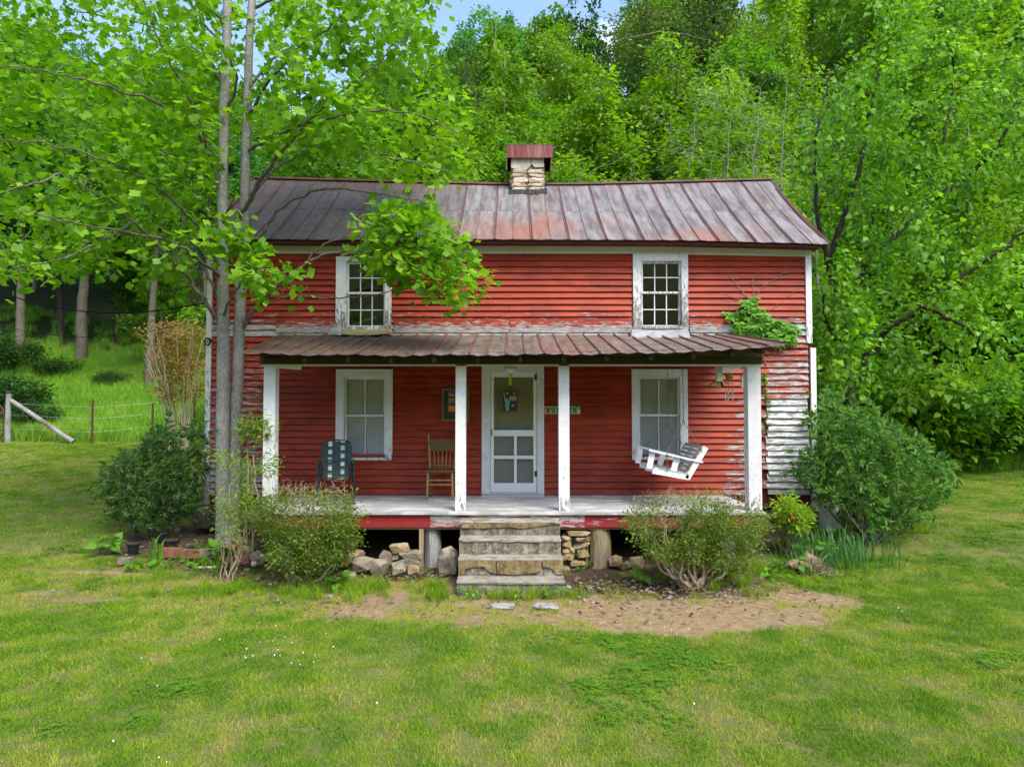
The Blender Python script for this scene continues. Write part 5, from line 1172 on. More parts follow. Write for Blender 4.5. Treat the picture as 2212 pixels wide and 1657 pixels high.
# ---------------------------------------------------------------- plants: skeletons grown towards leaf sites
def cat_rom(pts, n):
    p = np.asarray(pts, float); p = np.vstack([2*p[0]-p[1], p, 2*p[-1]-p[-2]]); out = []
    for i in range(1, len(p)-2):
        t = np.linspace(0, 1, n, endpoint=False)[:, None]
        out.append(.5*((2*p[i])+(-p[i-1]+p[i+1])*t+(2*p[i-1]-5*p[i]+4*p[i+1]-p[i+2])*t**2+(-p[i-1]+3*p[i]-3*p[i+1]+p[i+2])*t**3))
    out.append(p[-2][None]); return np.vstack(out)
class Grow:
    def __init__(s, seed):
        s.r = np.random.default_rng(seed); s.P = np.zeros((60000, 3)); s.D = np.zeros((60000, 3)); s.Rd = np.zeros(60000); s.n = 0; s.paths = []; s.tips = []
    def main(s, pts, r0, r1, res=5, skip=0.0, wob=0.0, paths=None, pw=1.0):
        q = cat_rom(pts, res)
        if wob: q[1:-1] += s.r.normal(0, wob, (len(q)-2, 3))
        k = len(q); t = np.linspace(0, 1, k); rad = r0+(r1-r0)*t**pw; d = np.gradient(q, axis=0); d /= np.linalg.norm(d, axis=1)[:, None]+1e-9
        (s.paths if paths is None else paths).append((q, rad)); m = t >= skip; c = m.sum()
        s.P[s.n:s.n+c] = q[m]; s.D[s.n:s.n+c] = d[m]; s.Rd[s.n:s.n+c] = rad[m]; s.n += c; return q
    def to(s, T, rmin=.003, rk=.010, step=.25, droop=0.0, jit=.02, pen=.45, up=.0, maxr=.6):
        root = s.P[:s.n].mean(0); T = np.asarray(T); best = np.array([np.min(np.linalg.norm(s.P[:s.n]-t, axis=1)) for t in T])
        for t in T[np.argsort(best)]:
            v = t-s.P[:s.n]; d = np.linalg.norm(v, axis=1)+1e-6; c = (v*s.D[:s.n]).sum(1)/d
            i = int(np.argmin(d*(1+pen*(1-c)))); L = d[i]
            if L < .02: continue
            a = s.P[i]; h = s.D[i]*.45+v[i]/d[i]*.4+np.array([0, 0, up]); b = a+h*L*.5; k = max(2, min(9, int(L/step)+1)); u = np.linspace(0, 1, k+1)[:, None]
            q = (1-u)**2*a+2*u*(1-u)*b+u*u*t; q[1:-1] += s.r.normal(0, jit*min(1, L), (k-1, 3)); q[1:, 2] -= droop*L*(u[1:, 0]**2)
            r0 = min(s.Rd[i]*maxr, rmin+rk*L); rad = r0+(rmin-r0)*u[:, 0]; s.paths.append((q, rad)); dd = np.gradient(q, axis=0); dd /= np.linalg.norm(dd, axis=1)[:, None]+1e-9
            if s.n+k < 60000: s.P[s.n:s.n+k] = q[1:]; s.D[s.n:s.n+k] = dd[1:]; s.Rd[s.n:s.n+k] = rad[1:]; s.n += k
            s.tips.append((q, dd[-1]))
    def sites(s, per, spread, frac=.5):
        """leaf places: along the outer part of every twig"""
        A, B, K = [], [], []
        for j, (q, d) in enumerate(s.tips):
            n = max(1, int(per*s.r.uniform(.6, 1.4))); t = 1-frac*s.r.random(n)**1.3; x = t*(len(q)-1); i = np.minimum(x.astype(int), len(q)-2); f = (x-i)[:, None]
            p = q[i]*(1-f)+q[i+1]*f + s.r.normal(0, spread, (n, 3)); A.append(p); o = p-q[i]; B.append(o/(np.linalg.norm(o, axis=1)[:, None]+1e-6)*.8+d*.6); K.append(np.full(n, s.r.random()))
        return np.vstack(A), np.vstack(B), np.concatenate(K)
def tubes_mesh(paths, name, m, parent, base=(0, 0, 0)):
    V, Q = [], []; n0 = 0
    for q, rad in paths:
        k = len(q); ns = 3 if rad[0] < .012 else (5 if rad[0] < .045 else 10)
        d = np.gradient(q, axis=0); d /= np.linalg.norm(d, axis=1)[:, None]+1e-9; ref = np.array([0, 0, 1.]) if abs(d[0, 2]) < .9 else np.array([1., 0, 0])
        a = np.cross(d, ref); a /= np.linalg.norm(a, axis=1)[:, None]+1e-9; b = np.cross(a, d); th = np.arange(ns)*2*math.pi/ns
        V.append((q[:, None]+(a[:, None]*np.cos(th)[None, :, None]+b[:, None]*np.sin(th)[None, :, None])*rad[:, None, None]).reshape(-1, 3))
        i, j = np.meshgrid(np.arange(k-1), np.arange(ns), indexing='ij'); i, j = i.ravel(), j.ravel(); j2 = (j+1) % ns
        Q.append(n0+np.stack([i*ns+j, i*ns+j2, (i+1)*ns+j2, (i+1)*ns+j], 1)); n0 += k*ns
    return mesh_np(name, np.vstack(V)-np.asarray(base), np.vstack(Q), m, parent, smooth=True)
def tmpl(outline, fold=.12, curl=-.10, mid=3):
    """half outline (x>=0) from base to tip -> folded leaf, as triangles"""
    o = [(0, 0)]+list(outline); tip = outline[-1]; V = []; T = []
    def z(x, y): return fold*abs(x)+curl*y*y
    mids = [(0, tip[1]*(i/mid)) for i in range(mid+1)]
    for x, y in mids: V.append((0, y, z(0, y)))
    for sgn in (1, -1):
        i0 = len(V); side = outline[:-1]
        for x, y in side: V.append((sgn*x, y, z(x, y)))
        # fan along the midrib
        chain = [0]+[i0+k for k in range(len(side))]+[mid]; mi = 0
        for k in range(len(chain)-1):
            a, b = chain[k], chain[k+1]; yb = V[b][1]
            T.append((mids_index(mids, .5*(V[a][1]+yb), a, b, mid), a, b) if sgn > 0 else (mids_index(mids, .5*(V[a][1]+yb), a, b, mid), b, a))
    T = [t for t in T if len(set(t)) == 3]
    return np.array(V), np.array(T)
def mids_index(mids, y, a, b, mid):
    c = [i for i in range(1, mid)] or [mid]; return min(c, key=lambda i: abs(mids[i][1]-y))
TULIP = tmpl([(.20,.02),(.46,.16),(.52,.30),(.34,.46),(.50,.70),(.44,.80),(.22,.82),(0,.80)], .18, -.16, 2)
OVATE = (np.array([(0,0,0),(.30,.42,.07),(0,1,-.14),(-.30,.42,.07)]), np.array([(0,1,2),(0,2,3)]))
HEART = (np.array([(0,0,0),(.34,.18,.08),(.36,.45,.06),(0,1,-.25),(-.36,.45,.06),(-.34,.18,.08),(0,.45,-.02)]), np.array([(0,1,6),(1,2,6),(2,3,6),(3,4,6),(4,5,6),(5,0,6)]))
LANCE = (np.array([(0,0,0),(.15,.45,.04),(0,1,-.16),(-.15,.45,.04)]), np.array([(0,1,2),(0,2,3)]))
PALM5 = None
def leaves(P, D, K, size, tm, r, up=.9, flat=.5, sv=.25, droop=0.0):
    """place leaf template: base at P, along D, blade normals leaning up"""
    n = len(P); V0, T0 = tm; D = D+r.normal(0, .45, (n, 3)); D[:, 2] = D[:, 2]*(1-flat)-droop; D /= np.linalg.norm(D, axis=1)[:, None]+1e-9
    N = r.normal(0, .55, (n, 3)); N[:, 2] += up; N -= D*(N*D).sum(1)[:, None]; N /= np.linalg.norm(N, axis=1)[:, None]+1e-9; X = np.cross(D, N)
    s = size*np.clip(1+r.normal(0, sv, n), .4, 1.7); v = V0[None]*s[:, None, None]
    W_ = P[:, None]+v[..., 0:1]*X[:, None]+v[..., 1:2]*D[:, None]+v[..., 2:3]*N[:, None]
    T = (np.arange(n)*len(V0))[:, None, None]+T0[None]; tint = np.clip(.55*K+.45*r.random(n)+r.normal(0, .06, n), 0, 1)
    return W_.reshape(-1, 3), T.reshape(-1, 3), np.repeat(tint, len(V0)), (P, X, D, N, s, tint)
def leaf_mesh(name, L_, m, parent, base=(0, 0, 0), kind=None):
    o = mesh_np(name, L_[0]-np.asarray(base), L_[1], m, parent, {'tint': L_[2]}); 
    if kind: o['kind'] = kind
    return o
def in_poly(px, py, poly): return seg_dist(np.asarray(px, float), np.asarray(py, float), poly) > 0
def sample_poly(n, poly, Y0, Y1, r, ok=None):
    """points spread through a crown whose outline in the photo is poly, at depths Y0..Y1"""
    out = []; xs_ = [p[0] for p in poly]; ys_ = [p[1] for p in poly]
    while len(out) < n:
        k = n*3; px = r.uniform(min(xs_), max(xs_), k); py = r.uniform(min(ys_), max(ys_), k); Y = r.uniform(Y0, Y1, k); m = in_poly(px, py, poly)
        for a, b, y in zip(px[m], py[m], Y[m]):
            p = at(a, b, y)
            if ok is None or ok(p, a, b): out.append(p[:])
    return np.array(out[:n])

# ---------------------------------------------------------------- wooded hillside
def crown_points(r, n, lobes):
    out = []; w = np.array([l[3]*l[4]*l[5] for l in lobes])**.66; w /= w.sum()
    for i in range(n):
        l = lobes[r.choice(len(lobes), p=w)]; v = r.normal(0, 1, 3); v /= np.linalg.norm(v); v *= r.uniform(.55, 1.0)**.6
        out.append((l[0]+v[0]*l[3], l[1]+v[1]*l[4], l[2]+v[2]*l[5]))
    return np.array(out)
def proto_tree(name, h, w, c0, seed, lm, bm, ntip, per, size, nl=9, tr=.14, tm=OVATE, spread=.22, droop=.25, gap=0.0):
    """unit tree standing at the origin: trunk of height h, crown from c0*h up"""
    r = np.random.default_rng(seed); g = Grow(seed); lean = r.normal(0, .03, 2)*h
    top = np.array([lean[0], lean[1], h*.93]); pts = [(0,0,-.6),(lean[0]*.1,0,h*.22),(lean[0]*.5,lean[1]*.4,h*.5),(lean[0]*.8,lean[1]*.9,h*.75),top]
    g.main(pts, tr, .03, 5, .35, .02)
    lobes = []
    for i in range(nl):
        t = (i+.5)/nl; zz = h*(c0+(1-c0)*(.12+.80*t)); wid = w*(.55+.6*math.sin(math.pi*min(1, .22+.72*t)))*.5; a = r.uniform(0, 6.28); q = wid*r.uniform(.3, .65)*(1-.55*t)
        rr = wid*r.uniform(.34, .58); lobes.append((lean[0]*t+q*math.cos(a), lean[1]*t+q*math.sin(a), zz, rr, rr, rr*r.uniform(.6, .95)))
    T = crown_points(r, ntip, lobes)
    g.to(T, .006, .012, .7, .02, .05, .5, .1)
    A, B, K = g.sites(per, spread, .45); L_ = leaves(A, B, K, size, tm, r, .9, .45, .3, droop)
    root = thing(name, name, 'tree'); tubes_mesh(g.paths, 'trunk', M[bm], root); leaf_mesh('crown', L_, M[lm], root)
    root['h0'] = h; return root
PR = {
 'maple':   proto_tree('hillside_tree', 15, 8.5, .22, 101, 'leaf_mid', 'bark_dark', 300, 40, .27, 12),
 'poplar':  proto_tree('hillside_tree', 17, 7.0, .25, 102, 'leaf_cool', 'bark_grey', 290, 38, .27, 12),
 'bright':  proto_tree('hillside_tree', 13, 7.5, .18, 103, 'leaf_bright', 'bark_grey', 300, 38, .25, 12),
 'slender': proto_tree('hillside_tree', 13, 4.6, .15, 104, 'leaf_bright', 'bark_grey', 190, 36, .22, 13, .08),
 'dark':    proto_tree('hillside_tree', 14, 9.0, .25, 105, 'leaf_dark', 'bark_dark', 300, 38, .28, 11),
 'wispy':   proto_tree('hillside_tree', 18, 7.5, .30, 106, 'leaf_olive', 'bark_dark', 230, 22, .20, 14, .16, OVATE, .35),
 'ash':     proto_tree('hillside_tree', 15, 8.0, .20, 107, 'leaf_mid', 'bark_grey', 300, 40, .25, 13, .12),
}
DESC = {'maple':'broad green tree', 'poplar':'tall cool green tree', 'bright':'yellow green tree', 'slender':'slender light green tree', 'dark':'dark green tree', 'wispy':'thin olive green tree', 'ash':'full leafy tree'}
SKY = [(-300,0),(0,40),(200,70),(400,110),(520,200),(700,230),(800,150),(870,120),(940,80),(985,112),(1010,45),(1065,0),(1120,30),(1150,42),(1185,28),(1230,46),(1262,42),(1300,62),(1328,30),(1350,-20),(1450,-60),(1560,-40),(1590,38),(1622,28),(1650,-60),(1800,-230),(2400,-300)]
used = set(); placed = []
def put_tree(kind, x, y, ptop, label, group, wmul=1.0, hmax=26, hmin=5.0, force=False):
    z = gz(x, y); px, _ = proj(x, y, z); k = (F*CT) ; zt = AZ(ptop, y); h = zt-z
    if h < hmin: return None
    h = min(h, hmax); src = PR[kind]; o = src if kind not in used else copy_tree(src); used.add(kind)
    s = h/(src['h0']*.985); o.location = (x, y, z); o.rotation_euler = (0, 0, random.uniform(0, 6.28)); wm = wmul*random.uniform(.9, 1.15); ws = s**.6*wm; o.scale = (ws, ws, s)
    tag(o, label, 'tree', group); placed.append((x, y, o)); return o
GRP = 'trees of the wooded hillside'
# the trees one can pick out against the sky and over the roof
for kind, px, py, Y, lab, wm in [
 ('poplar',1068,0,58,'tall rounded tree standing highest against the blue sky above the chimney',.95),
 ('maple',1188,28,62,'round topped tree against the sky just right of the tallest one',.8),
 ('dark',1262,42,64,'flat topped tree at the low point of the skyline right of the chimney',.8),
 ('wispy',1400,-30,50,'tall sparse olive tree right of the sky gap',.9),
 ('dark',1500,-40,54,'dark blackish green tree beside the right hand patch of sky',.8),
 ('slender',1628,30,48,'slender tree top poking into the small patch of sky at the upper right',1.0),
 ('dark',1545,70,44,'dense dark tree below the right hand patch of sky',.62),
 ('slender',1310,150,36,'light green slender tree behind the roof right of the chimney',1.2),
 ('bright',1440,110,38,'bright tree rising behind the right half of the roof',.9),
 ('maple',1090,160,40,'leafy tree straight behind the chimney cap',.9),
 ('ash',960,115,52,'tree filling the dip in the skyline left of the tallest tree',.8),
 ('bright',1000,235,32,'bright low tree behind the middle of the roof ridge',.8),
 ('bright',340,560,30,'bright leafed tree above the orange shrub left of the house',.8),
 ('maple',250,470,34,'leafy tree over the dark wood edge left of the house',1.0)]:
    x = AX(px, Y); put_tree(kind, x, Y, py-(28 if py < 80 else 0), lab, None, wm*1.08)
kinds = ['maple','bright','ash','poplar','slender','ash','bright','maple','wispy','slender','poplar','bright']
rr = np.random.default_rng(21); cnt = 0
for Y, sp in ((23,4.4),(27.5,4.6),(32,5.0),(37.5,5.4),(44,6.0),(51,6.8),(59,7.6),(68,8.5),(78,10)):
    x = -.80*Y-2
    while x < .80*Y+2:
        xx = x+rr.uniform(-.35,.35)*sp; yy = Y+rr.uniform(-.4,.4)*sp*.8; x += sp
        px, _ = proj(xx, yy, gz(xx, yy)); sk = float(np.interp(px, [a for a, b in SKY], [b for a, b in SKY]))
        if px < 480 and yy < (34 if px > 250 else 30): continue
        if Y < 26 and 500 < px < 1600 and rr.random() < .3: continue
        deep = rr.random(); lo = {23:(7,11),27.5:(8,13),32:(9,15)}.get(Y, (11, 19)); h = rr.uniform(*lo)
        z = gz(xx, yy); _, ptop = proj(xx, yy, z+h)
        ptop = max(ptop, sk+rr.uniform(8, 60)) if Y < 43 else sk-22+rr.uniform(0, 90 if Y < 55 else 40)
        kd = kinds[int(rr.integers(len(kinds)))]
        if px < 330 and Y < 45: kd = ['dark','maple','dark','ash'][int(rr.integers(4))]
        if px > 1450 and Y < 35: kd = ['bright','slender','ash','bright'][int(rr.integers(4))]
        land = ['at the left edge','over the fence brace','over the steel post','over the orange bush','behind the tulip trunks','over the left upper window','left of the chimney','behind the chimney','just right of the chimney','over the right roof','over the right upper window','over the right roof end','over the right corner shrub','over the right lawn','at the right edge']
        side_ = land[int(np.searchsorted([60,170,270,430,640,860,1030,1180,1290,1400,1540,1750,1930,2100], px))]
        row_ = 'low on the hill' if Y < 30 else ('mid hill' if Y < 48 else 'uphill')
        put_tree(kd, xx, yy, ptop, f'{DESC[kd]} {row_} {side_}', GRP, 1.0 if Y < 43 else .85, 30, 4.5); cnt += 1
same = {}
for x, y, o in placed: same.setdefault(o['label'], []).append((x, y, o))
for lb, l in same.items():
    if len(l) < 2: continue
    l.sort(key=lambda q: proj(q[0], q[1], 2)[0]); words = ['left', 'right'] if len(l) == 2 else (['leftmost', 'middle', 'rightmost'] if len(l) == 3 else ['leftmost', 'second', 'third', 'rightmost'])
    for wd, q in zip(words, l): q[2]['label'] = f'{wd} of {"two" if len(l) == 2 else "several"} {lb.replace(" tree ", " trees ", 1)}'
# shrubs at the wood edge
def proto_shrub(name, h, w, seed, lm, ntip, per, size, tm=OVATE, droop=.2, spread=.14):
    r = np.random.default_rng(seed); g = Grow(seed)
    for i in range(7):
        a = r.uniform(0, 6.28); e = w*.3*r.random(); g.main([(0.1*math.cos(a),0.1*math.sin(a),-.1),(e*.5*math.cos(a),e*.5*math.sin(a),h*.35),(e*1.3*math.cos(a),e*1.3*math.sin(a),h*.75)], .03, .01, 4, .2, .02)
    lobes = [(w*.28*math.cos(a)*q, w*.28*math.sin(a)*q, h*t, w*.30, w*.30, h*.26) for a, q, t in [(r.uniform(0,6.28), r.uniform(.2,1.2), r.uniform(.25,.78)) for _ in range(9)]]
    g.to(crown_points(r, ntip, lobes), .003, .008, .4, .02, .04, .4, .1); A, B, K = g.sites(per, spread, .5)
    root = thing(name, name, 'shrub'); tubes_mesh(g.paths, 'stems', M['bark_dark'], root); leaf_mesh('foliage', leaves(A, B, K, size, tm, r, .9, .45, .3, droop), M[lm], root, kind=None); root['h0'] = h; return root
SH = {'a': proto_shrub('edge_shrub', 2.6, 3.2, 201, 'leaf_bright', 210, 26, .13, HEART, .35), 'b': proto_shrub('edge_shrub', 2.4, 3.4, 202, 'leaf_mid', 220, 26, .13), 'c': proto_shrub('edge_shrub', 2.0, 3.0, 203, 'leaf_dark', 200, 26, .12)}
us = set()
def put_shrub(k, px, Y, h, label, wm=1.0):
    x = AX(px, Y); z = gz(x, Y); o = SH[k] if k not in us else copy_tree(SH[k]); us.add(k); s = h/SH[k]['h0']; o.location = (x, Y, z); o.rotation_euler = (0, 0, random.uniform(0, 6.28)); o.scale = (s*wm, s*wm, s); tag(o, label, 'shrub', 'shrubs along the wood edge')
for k, px, Y, h, lab, wm in [
 ('b',1800,18.5,3.2,'leafy shrub right behind the big shrub at the house corner',1), ('a',1900,20,3.6,'light green shrub below the fork of the right hand tree',1), ('b',2000,19.5,2.8,'mid green shrub at the lawn edge right of the big corner shrub',1.1),
 ('a',2080,20.5,3.9,'tall yellow green shrub where white blossoms show at the lawn edge',1), ('c',2140,19.6,2.1,'low dark shrub at the far corner of the right lawn',1.1), ('a',2210,20.2,3.4,'yellow green shrub cut by the right edge of the view',1), ('b',2290,19.5,3.4,'shrub at the right end of the wood edge',1),
 ('b',1960,22.5,5.0,'taller shrub in the second row on the right',.9), ('a',2130,23,5.2,'tall bright shrub in the second row on the right',.9), ('b',1780,22,5.0,'tall shrub close behind the right house corner',.9), ('c',2230,23,5.5,'dark tall shrub in the second row at the right edge',.9),
 ('c',-10,24,1.7,'low dark shrub behind the tube gate',1.2), ('c',110,29,1.0,'dark shrub on the shady slope left of the house',1.2), ('c',235,28,.8,'small shrub at the edge of the shade beyond the steel post',1.2), ('c',60,22.5,1.1,'bushy weed clump under the leaning brace pole',1.0), ('c',20,28.5,1.7,'dark shrub farther up the slope at the left edge',1.0), ('b',370,29,1.1,'leafy shrub behind the orange stemmed bush',1.2)]:
    put_shrub(k, px, Y, h, lab, wm)
# trunks seen in the dark wood on the left
for px, Y, pb, pt, r_, lab in [(318,27.5,800,560,.17,'grey trunk standing left of the orange stemmed bush'),(170,31,790,560,.26,'thick grey trunk in the dark wood on the left'),(128,33,800,600,.15,'thin trunk left of the thick grey one in the dark wood'),(40,30,800,560,.2,'dark leaning trunk near the left edge')]:
    x = AX(px, Y); z = gz(x, Y); t = thing('bare_trunk_tree', lab, 'tree', (x, Y, z)); g = Grow(int(px)); lean = random.uniform(-.6, .6)
    g.main([(x,Y,z-.3),(x+lean*.2,Y,z+2.5),(x+lean*.5,Y,z+5),(x+lean,Y,z+10)], r_, r_*.5, 5, .4, .02); T = np.array([(x+lean+random.gauss(0,1.7), Y+random.gauss(0,1.7), z+random.uniform(6.0,12)) for _ in range(130)])
    g.to(T, .006, .012, .6); tubes_mesh(g.paths, 'trunk', M['bark_branch' if r_ > .16 else 'bark_dark'], t, (x,Y,z)); A, B, K = g.sites(40, .3, .5); leaf_mesh('crown', leaves(A, B, K, .2, OVATE, g.r, .9, .45, .3, .25), M['leaf_mid'], t, (x,Y,z))
# pale, nearly bare saplings behind the roof on the right
for i, (px, Y, pt, lab) in enumerate([(1640,19.5,190,'bare pale branching sapling just behind the right end of the roof'),(1700,21,170,'tall bare stemmed sapling right of the roof end'),(1575,21.5,260,'thin bare sapling left of the right roof end'),(1500,23,230,'pale straight stem behind the right half of the roof'),(1770,20,240,'bare twiggy stems right of the roof corner')]):
    x = AX(px, Y); z = gz(x, Y); zt = AZ(pt, Y); t = thing('bare_sapling', lab, 'tree', (x, Y, z)); g = Grow(400+i); hh = zt-z
    g.main([(x,Y,z-.2),(x+.1,Y,z+hh*.4),(x-.1,Y,z+hh*.7),(x+.15,Y,zt)], .05, .008, 5, .3, .04); r = g.r
    T = np.stack([x+r.normal(0, hh*.14, 34), Y+r.normal(0, hh*.12, 34), z+hh*(.5+.55*r.random(34))], 1); g.to(T, .006, .009, .5, 0, .05, .8, .35); T2 = T[r.integers(0, 34, 150)]+r.normal(0, .5, (150, 3))+np.array([0,0,.3]); g.tips.clear(); g.to(T2, .005, .005, .3, 0, .05, .6, .2)
    tubes_mesh(g.paths, 'trunk', M['bark_grey'], t, (x,Y,z)); A, B, K = g.sites(3, .1, .6); leaf_mesh('sparse_leaves', leaves(A, B, K, .12, OVATE, r, .9, .4, .3, .2), M['leaf_bright'], t, (x,Y,z))
# the right hand tree with hanging heart shaped leaves
x, Y = AX(1850, 15.5), 15.5; z = gz(x, Y); rt = thing('mulberry_tree', 'large bright green tree with drooping leaves right of the house', 'tree', (x, Y, z)); g = Grow(55)
def q_(px, py, Y): return at(px, py, Y)[:]
g.main([(x,Y,z-.3), q_(1835,850,15.5), q_(1815,700,15.4), q_(1800,560,15.2), q_(1850,380,15.0), q_(1900,150,15)], .13, .03, 6, .1, .02)
g.main([q_(1835,850,15.5), q_(1900,740,15.2), q_(1990,660,14.8), q_(2090,590,14.4), q_(2220,500,14)], .075, .025, 6, .1, .03)
g.main([q_(1815,700,15.4), q_(1880,560,15.6), q_(1990,450,15.8), q_(2050,250,16), q_(2060,80,16)], .07, .025, 6, .1, .03)
g.main([q_(1805,620,15.3), q_(1770,480,14.8), q_(1760,330,14.5), q_(1790,180,14.5)], .06, .02, 6, .1, .03)
g.main([q_(1825,780,15.5), q_(1790,700,14.6), q_(1780,620,14.2)], .07, .02, 6, .1, .03)
g.main([q_(1990,660,14.8), q_(2060,690,14.3), q_(2130,740,14)], .06, .02, 5, .1, .03); g.main([q_(1990,450,15.8), q_(2120,360,15.5), q_(2230,200,15)], .07, .02, 6, .1, .03)
POLY = [(1705,470),(1735,330),(1760,200),(1830,70),(1900,-40),(2050,-90),(2190,-60),(2290,100),(2290,560),(2230,770),(2120,800),(2030,780),(1960,830),(1850,850),(1775,820),(1765,690),(1780,590),(1745,540)]
T = sample_poly(900, POLY, 13.0, 17.3, g.r); lump = np.array([fbm(np.array([p[0]*.75]), np.array([p[2]*.75+p[1]*.5]), 3)[0] for p in T]); T = T[lump > .44]; g.to(T, .004, .009, .4, .05, .04, .5, .05)
A, B, K = g.sites(32, .15, .38); tubes_mesh(g.paths, 'trunk', M['bark_dark'], rt, (x,Y,z)); leaf_mesh('crown', leaves(A, B, K, .115, HEART, g.r, .75, .35, .25, .55), M['leaf_mulberry'], rt, (x,Y,z))

# ---------------------------------------------------------------- the twin trunked tulip tree before the house
TY = 10.72; x, z = AX(495, TY), gz(AX(495, TY), TY); tt = thing('tulip_tree', 'twin trunked tulip tree in front of the left end of the house', 'tree', (x, TY, z)); base = (x, TY, z); g = Grow(77)
tr1, tr2 = [], []
A1 = [at(490,1215,TY), at(484,1120,TY), at(481,1000,TY), at(482,850,TY), at(482,700,TY), at(481,560,TY), at(481,400,TY), at(484,250,TY), at(489,100,TY), at(492,-60,TY), at(496,-260,TY)]
B1 = [at(502,1215,TY+.05), at(504,1120,TY+.06), at(508,1000,TY+.1), at(512,850,TY+.12), at(517,700,TY+.14), at(522,600,TY+.16), at(528,450,TY+.18), at(532,300,TY+.2), at(535,200,TY+.22), at(541,60,TY+.3), at(550,-80,TY+.4), at(560,-240,TY+.5)]
g.main([p[:] for p in A1], 0.124, .057, 6, .35, .003, tr1, .75); g.main([p[:] for p in B1], .110, .053, 6, .35, .003, tr2, .75)
def br(r0, *pts, r1=.007): g.main([at(p[0], p[1], min(p[2]*1.1, 10.95) if p[0] > 545 and p[1] > 370 else p[2]*1.1)[:] for p in pts], r0*.8, r1, 6, .12, .012)
# limbs read off the photo, with depth spreading them round the trunks
br(.052, (478,705,9.75),(452,665,9.6),(410,605,9.35),(355,545,9.1),(290,480,8.8),(220,425,8.5),(130,375,8.2))
br(.040, (480,640,9.75),(455,610,10),(420,530,10.5),(380,440,11),(330,330,11.5),(290,210,12))
br(.036, (480,600,9.72),(430,560,9.3),(360,520,8.9),(260,500,8.5),(150,480,8.1),(30,450,7.8))
br(.050, (515,720,9.88),(560,655,9.7),(610,610,9.5),(655,575,9.3),(710,548,9.2),(780,545,9.15),(840,560,9.1),(900,590,9.1))
br(.022, (650,580,9.3),(700,530,9.2),(770,510,9.1),(840,520,9.0),(930,540,9.0)); br(.018, (560,655,9.7),(640,640,9.6),(720,645,9.4),(800,640,9.3),(870,620,9.2))
br(.045, (520,640,9.9),(545,560,9.7),(575,490,9.5),(615,445,9.3),(700,410,9.1),(790,415,9.0),(880,430,8.95),(960,445,8.9))
br(.050, (514,480,9.9),(545,420,9.6),(590,350,9.3),(650,280,9.0),(720,210,8.8),(800,150,8.6),(880,80,8.5))
br(.040, (530,440,9.93),(580,380,10.2),(650,330,10.5),(740,290,10.8),(840,260,11.0),(930,230,11.1))
br(.040, (477,420,9.75),(455,340,9.5),(430,260,9.2),(395,180,8.9),(350,100,8.6),(310,0,8.3))
br(.034, (455,340,9.5),(420,280,9.1),(340,220,8.6),(240,190,8.2),(120,160,7.9),(-20,140,7.6))
br(.036, (480,500,9.75),(440,420,10.0),(370,340,10.4),(270,270,10.8),(150,220,11.2),(30,190,11.5))
br(.030, (480,560,9.74),(420,480,9.2),(330,400,8.7),(210,340,8.3),(90,310,8.0),(-40,300,7.8))
br(.034, (484,250,9.75),(510,170,9.5),(470,90,9.1),(420,20,8.8),(380,-80,8.5)); br(.034, (486,200,9.75),(440,120,10.2),(330,60,10.8),(200,30,11.3),(80,20,11.6))
br(.036, (534,260,9.95),(580,180,9.5),(650,100,9.1),(730,40,8.8),(800,-60,8.6)); br(.036, (536,190,9.97),(600,120,10.3),(700,80,10.7),(820,60,11),(930,40,11.2))
br(.032, (530,330,9.95),(600,290,9.4),(700,260,8.9),(800,240,8.6),(900,250,8.4),(990,290,8.4)); br(.028, (700,260,8.9),(790,320,8.6),(880,350,8.5),(970,370,8.5))
br(.034, (490,60,9.75),(430,0,9.4),(300,-40,9.0),(150,-60,8.6)); br(.034, (545,20,10.1),(640,-20,9.7),(780,-40,9.4),(900,-30,9.2))
br(.026, (481,690,9.75),(500,640,9.3),(530,600,8.9),(560,585,8.6),(610,590,8.5)); br(.020, (484,480,9.75),(500,440,9.3),(505,420,9.0))
br(.026, (130,375,8.2),(60,400,8.0),(-40,430,7.8)); br(.024, (290,480,8.8),(220,520,8.5),(130,560,8.2),(30,580,8.0))
CR = [(-60,-60),(960,-60),(945,30),(935,100),(960,180),(1025,200),(1030,260),(1010,320),(1015,400),(1005,440),(960,450),(910,430),(830,370),(740,340),(640,320),(560,300),(520,350),(440,420),(450,520),(440,600),(380,630),(290,575),(200,590),(100,610),(-60,600)]
ok = lambda p, a, b: not ((b > 385 and a > 545 and p.y > 10.9)) and not (465 < a < 560 and (b > 300 or p.y < 10.7))
T1 = sample_poly(1750, CR, 9.0, 12.7, g.r, ok); lump = np.array([fbm(np.array([p[0]*1.1+3]), np.array([p[2]*1.5+p[1]*.6]), 3)[0] for p in T1]); T1 = T1[lump > .43]
T2 = sample_poly(135, [(790,470),(830,430),(890,440),(960,480),(1010,530),(1045,610),(1000,650),(930,640),(860,600),(800,580),(770,520)], 9.3, 10.5, g.r)
T3 = sample_poly(16, [(560,580),(640,590),(640,625),(560,640),(500,600)], 9.3, 9.8, g.r); T4 = sample_poly(14, [(450,470),(540,480),(530,520),(490,545),(450,540)], 9.5, 10.1, g.r); T5 = sample_poly(14, [(520,520),(580,560),(560,600),(500,580)], 9.6, 10.2, g.r)
g.to(np.vstack([T1, T2, T3, T4, T5]), .0022, .005, .3, .03, .035, .55, .06)
for pth, nm in ((tr1, 'trunk'), (tr2, 'trunk')):
    q, rad = pth[0]; f = np.interp(np.linspace(0, 1, len(q)), [0, .06, .12, 1], [1.75, 1.25, 1.03, 1]); tubes_mesh([(q, rad*f)], nm, M['bark_pale'], tt, base)
big = [p for p in g.paths if p[1][0] > .0135]; small = [p for p in g.paths if p[1][0] <= .0135]
for p in big[:34]: tubes_mesh([p], 'branch', M['bark_branch'], tt, base)
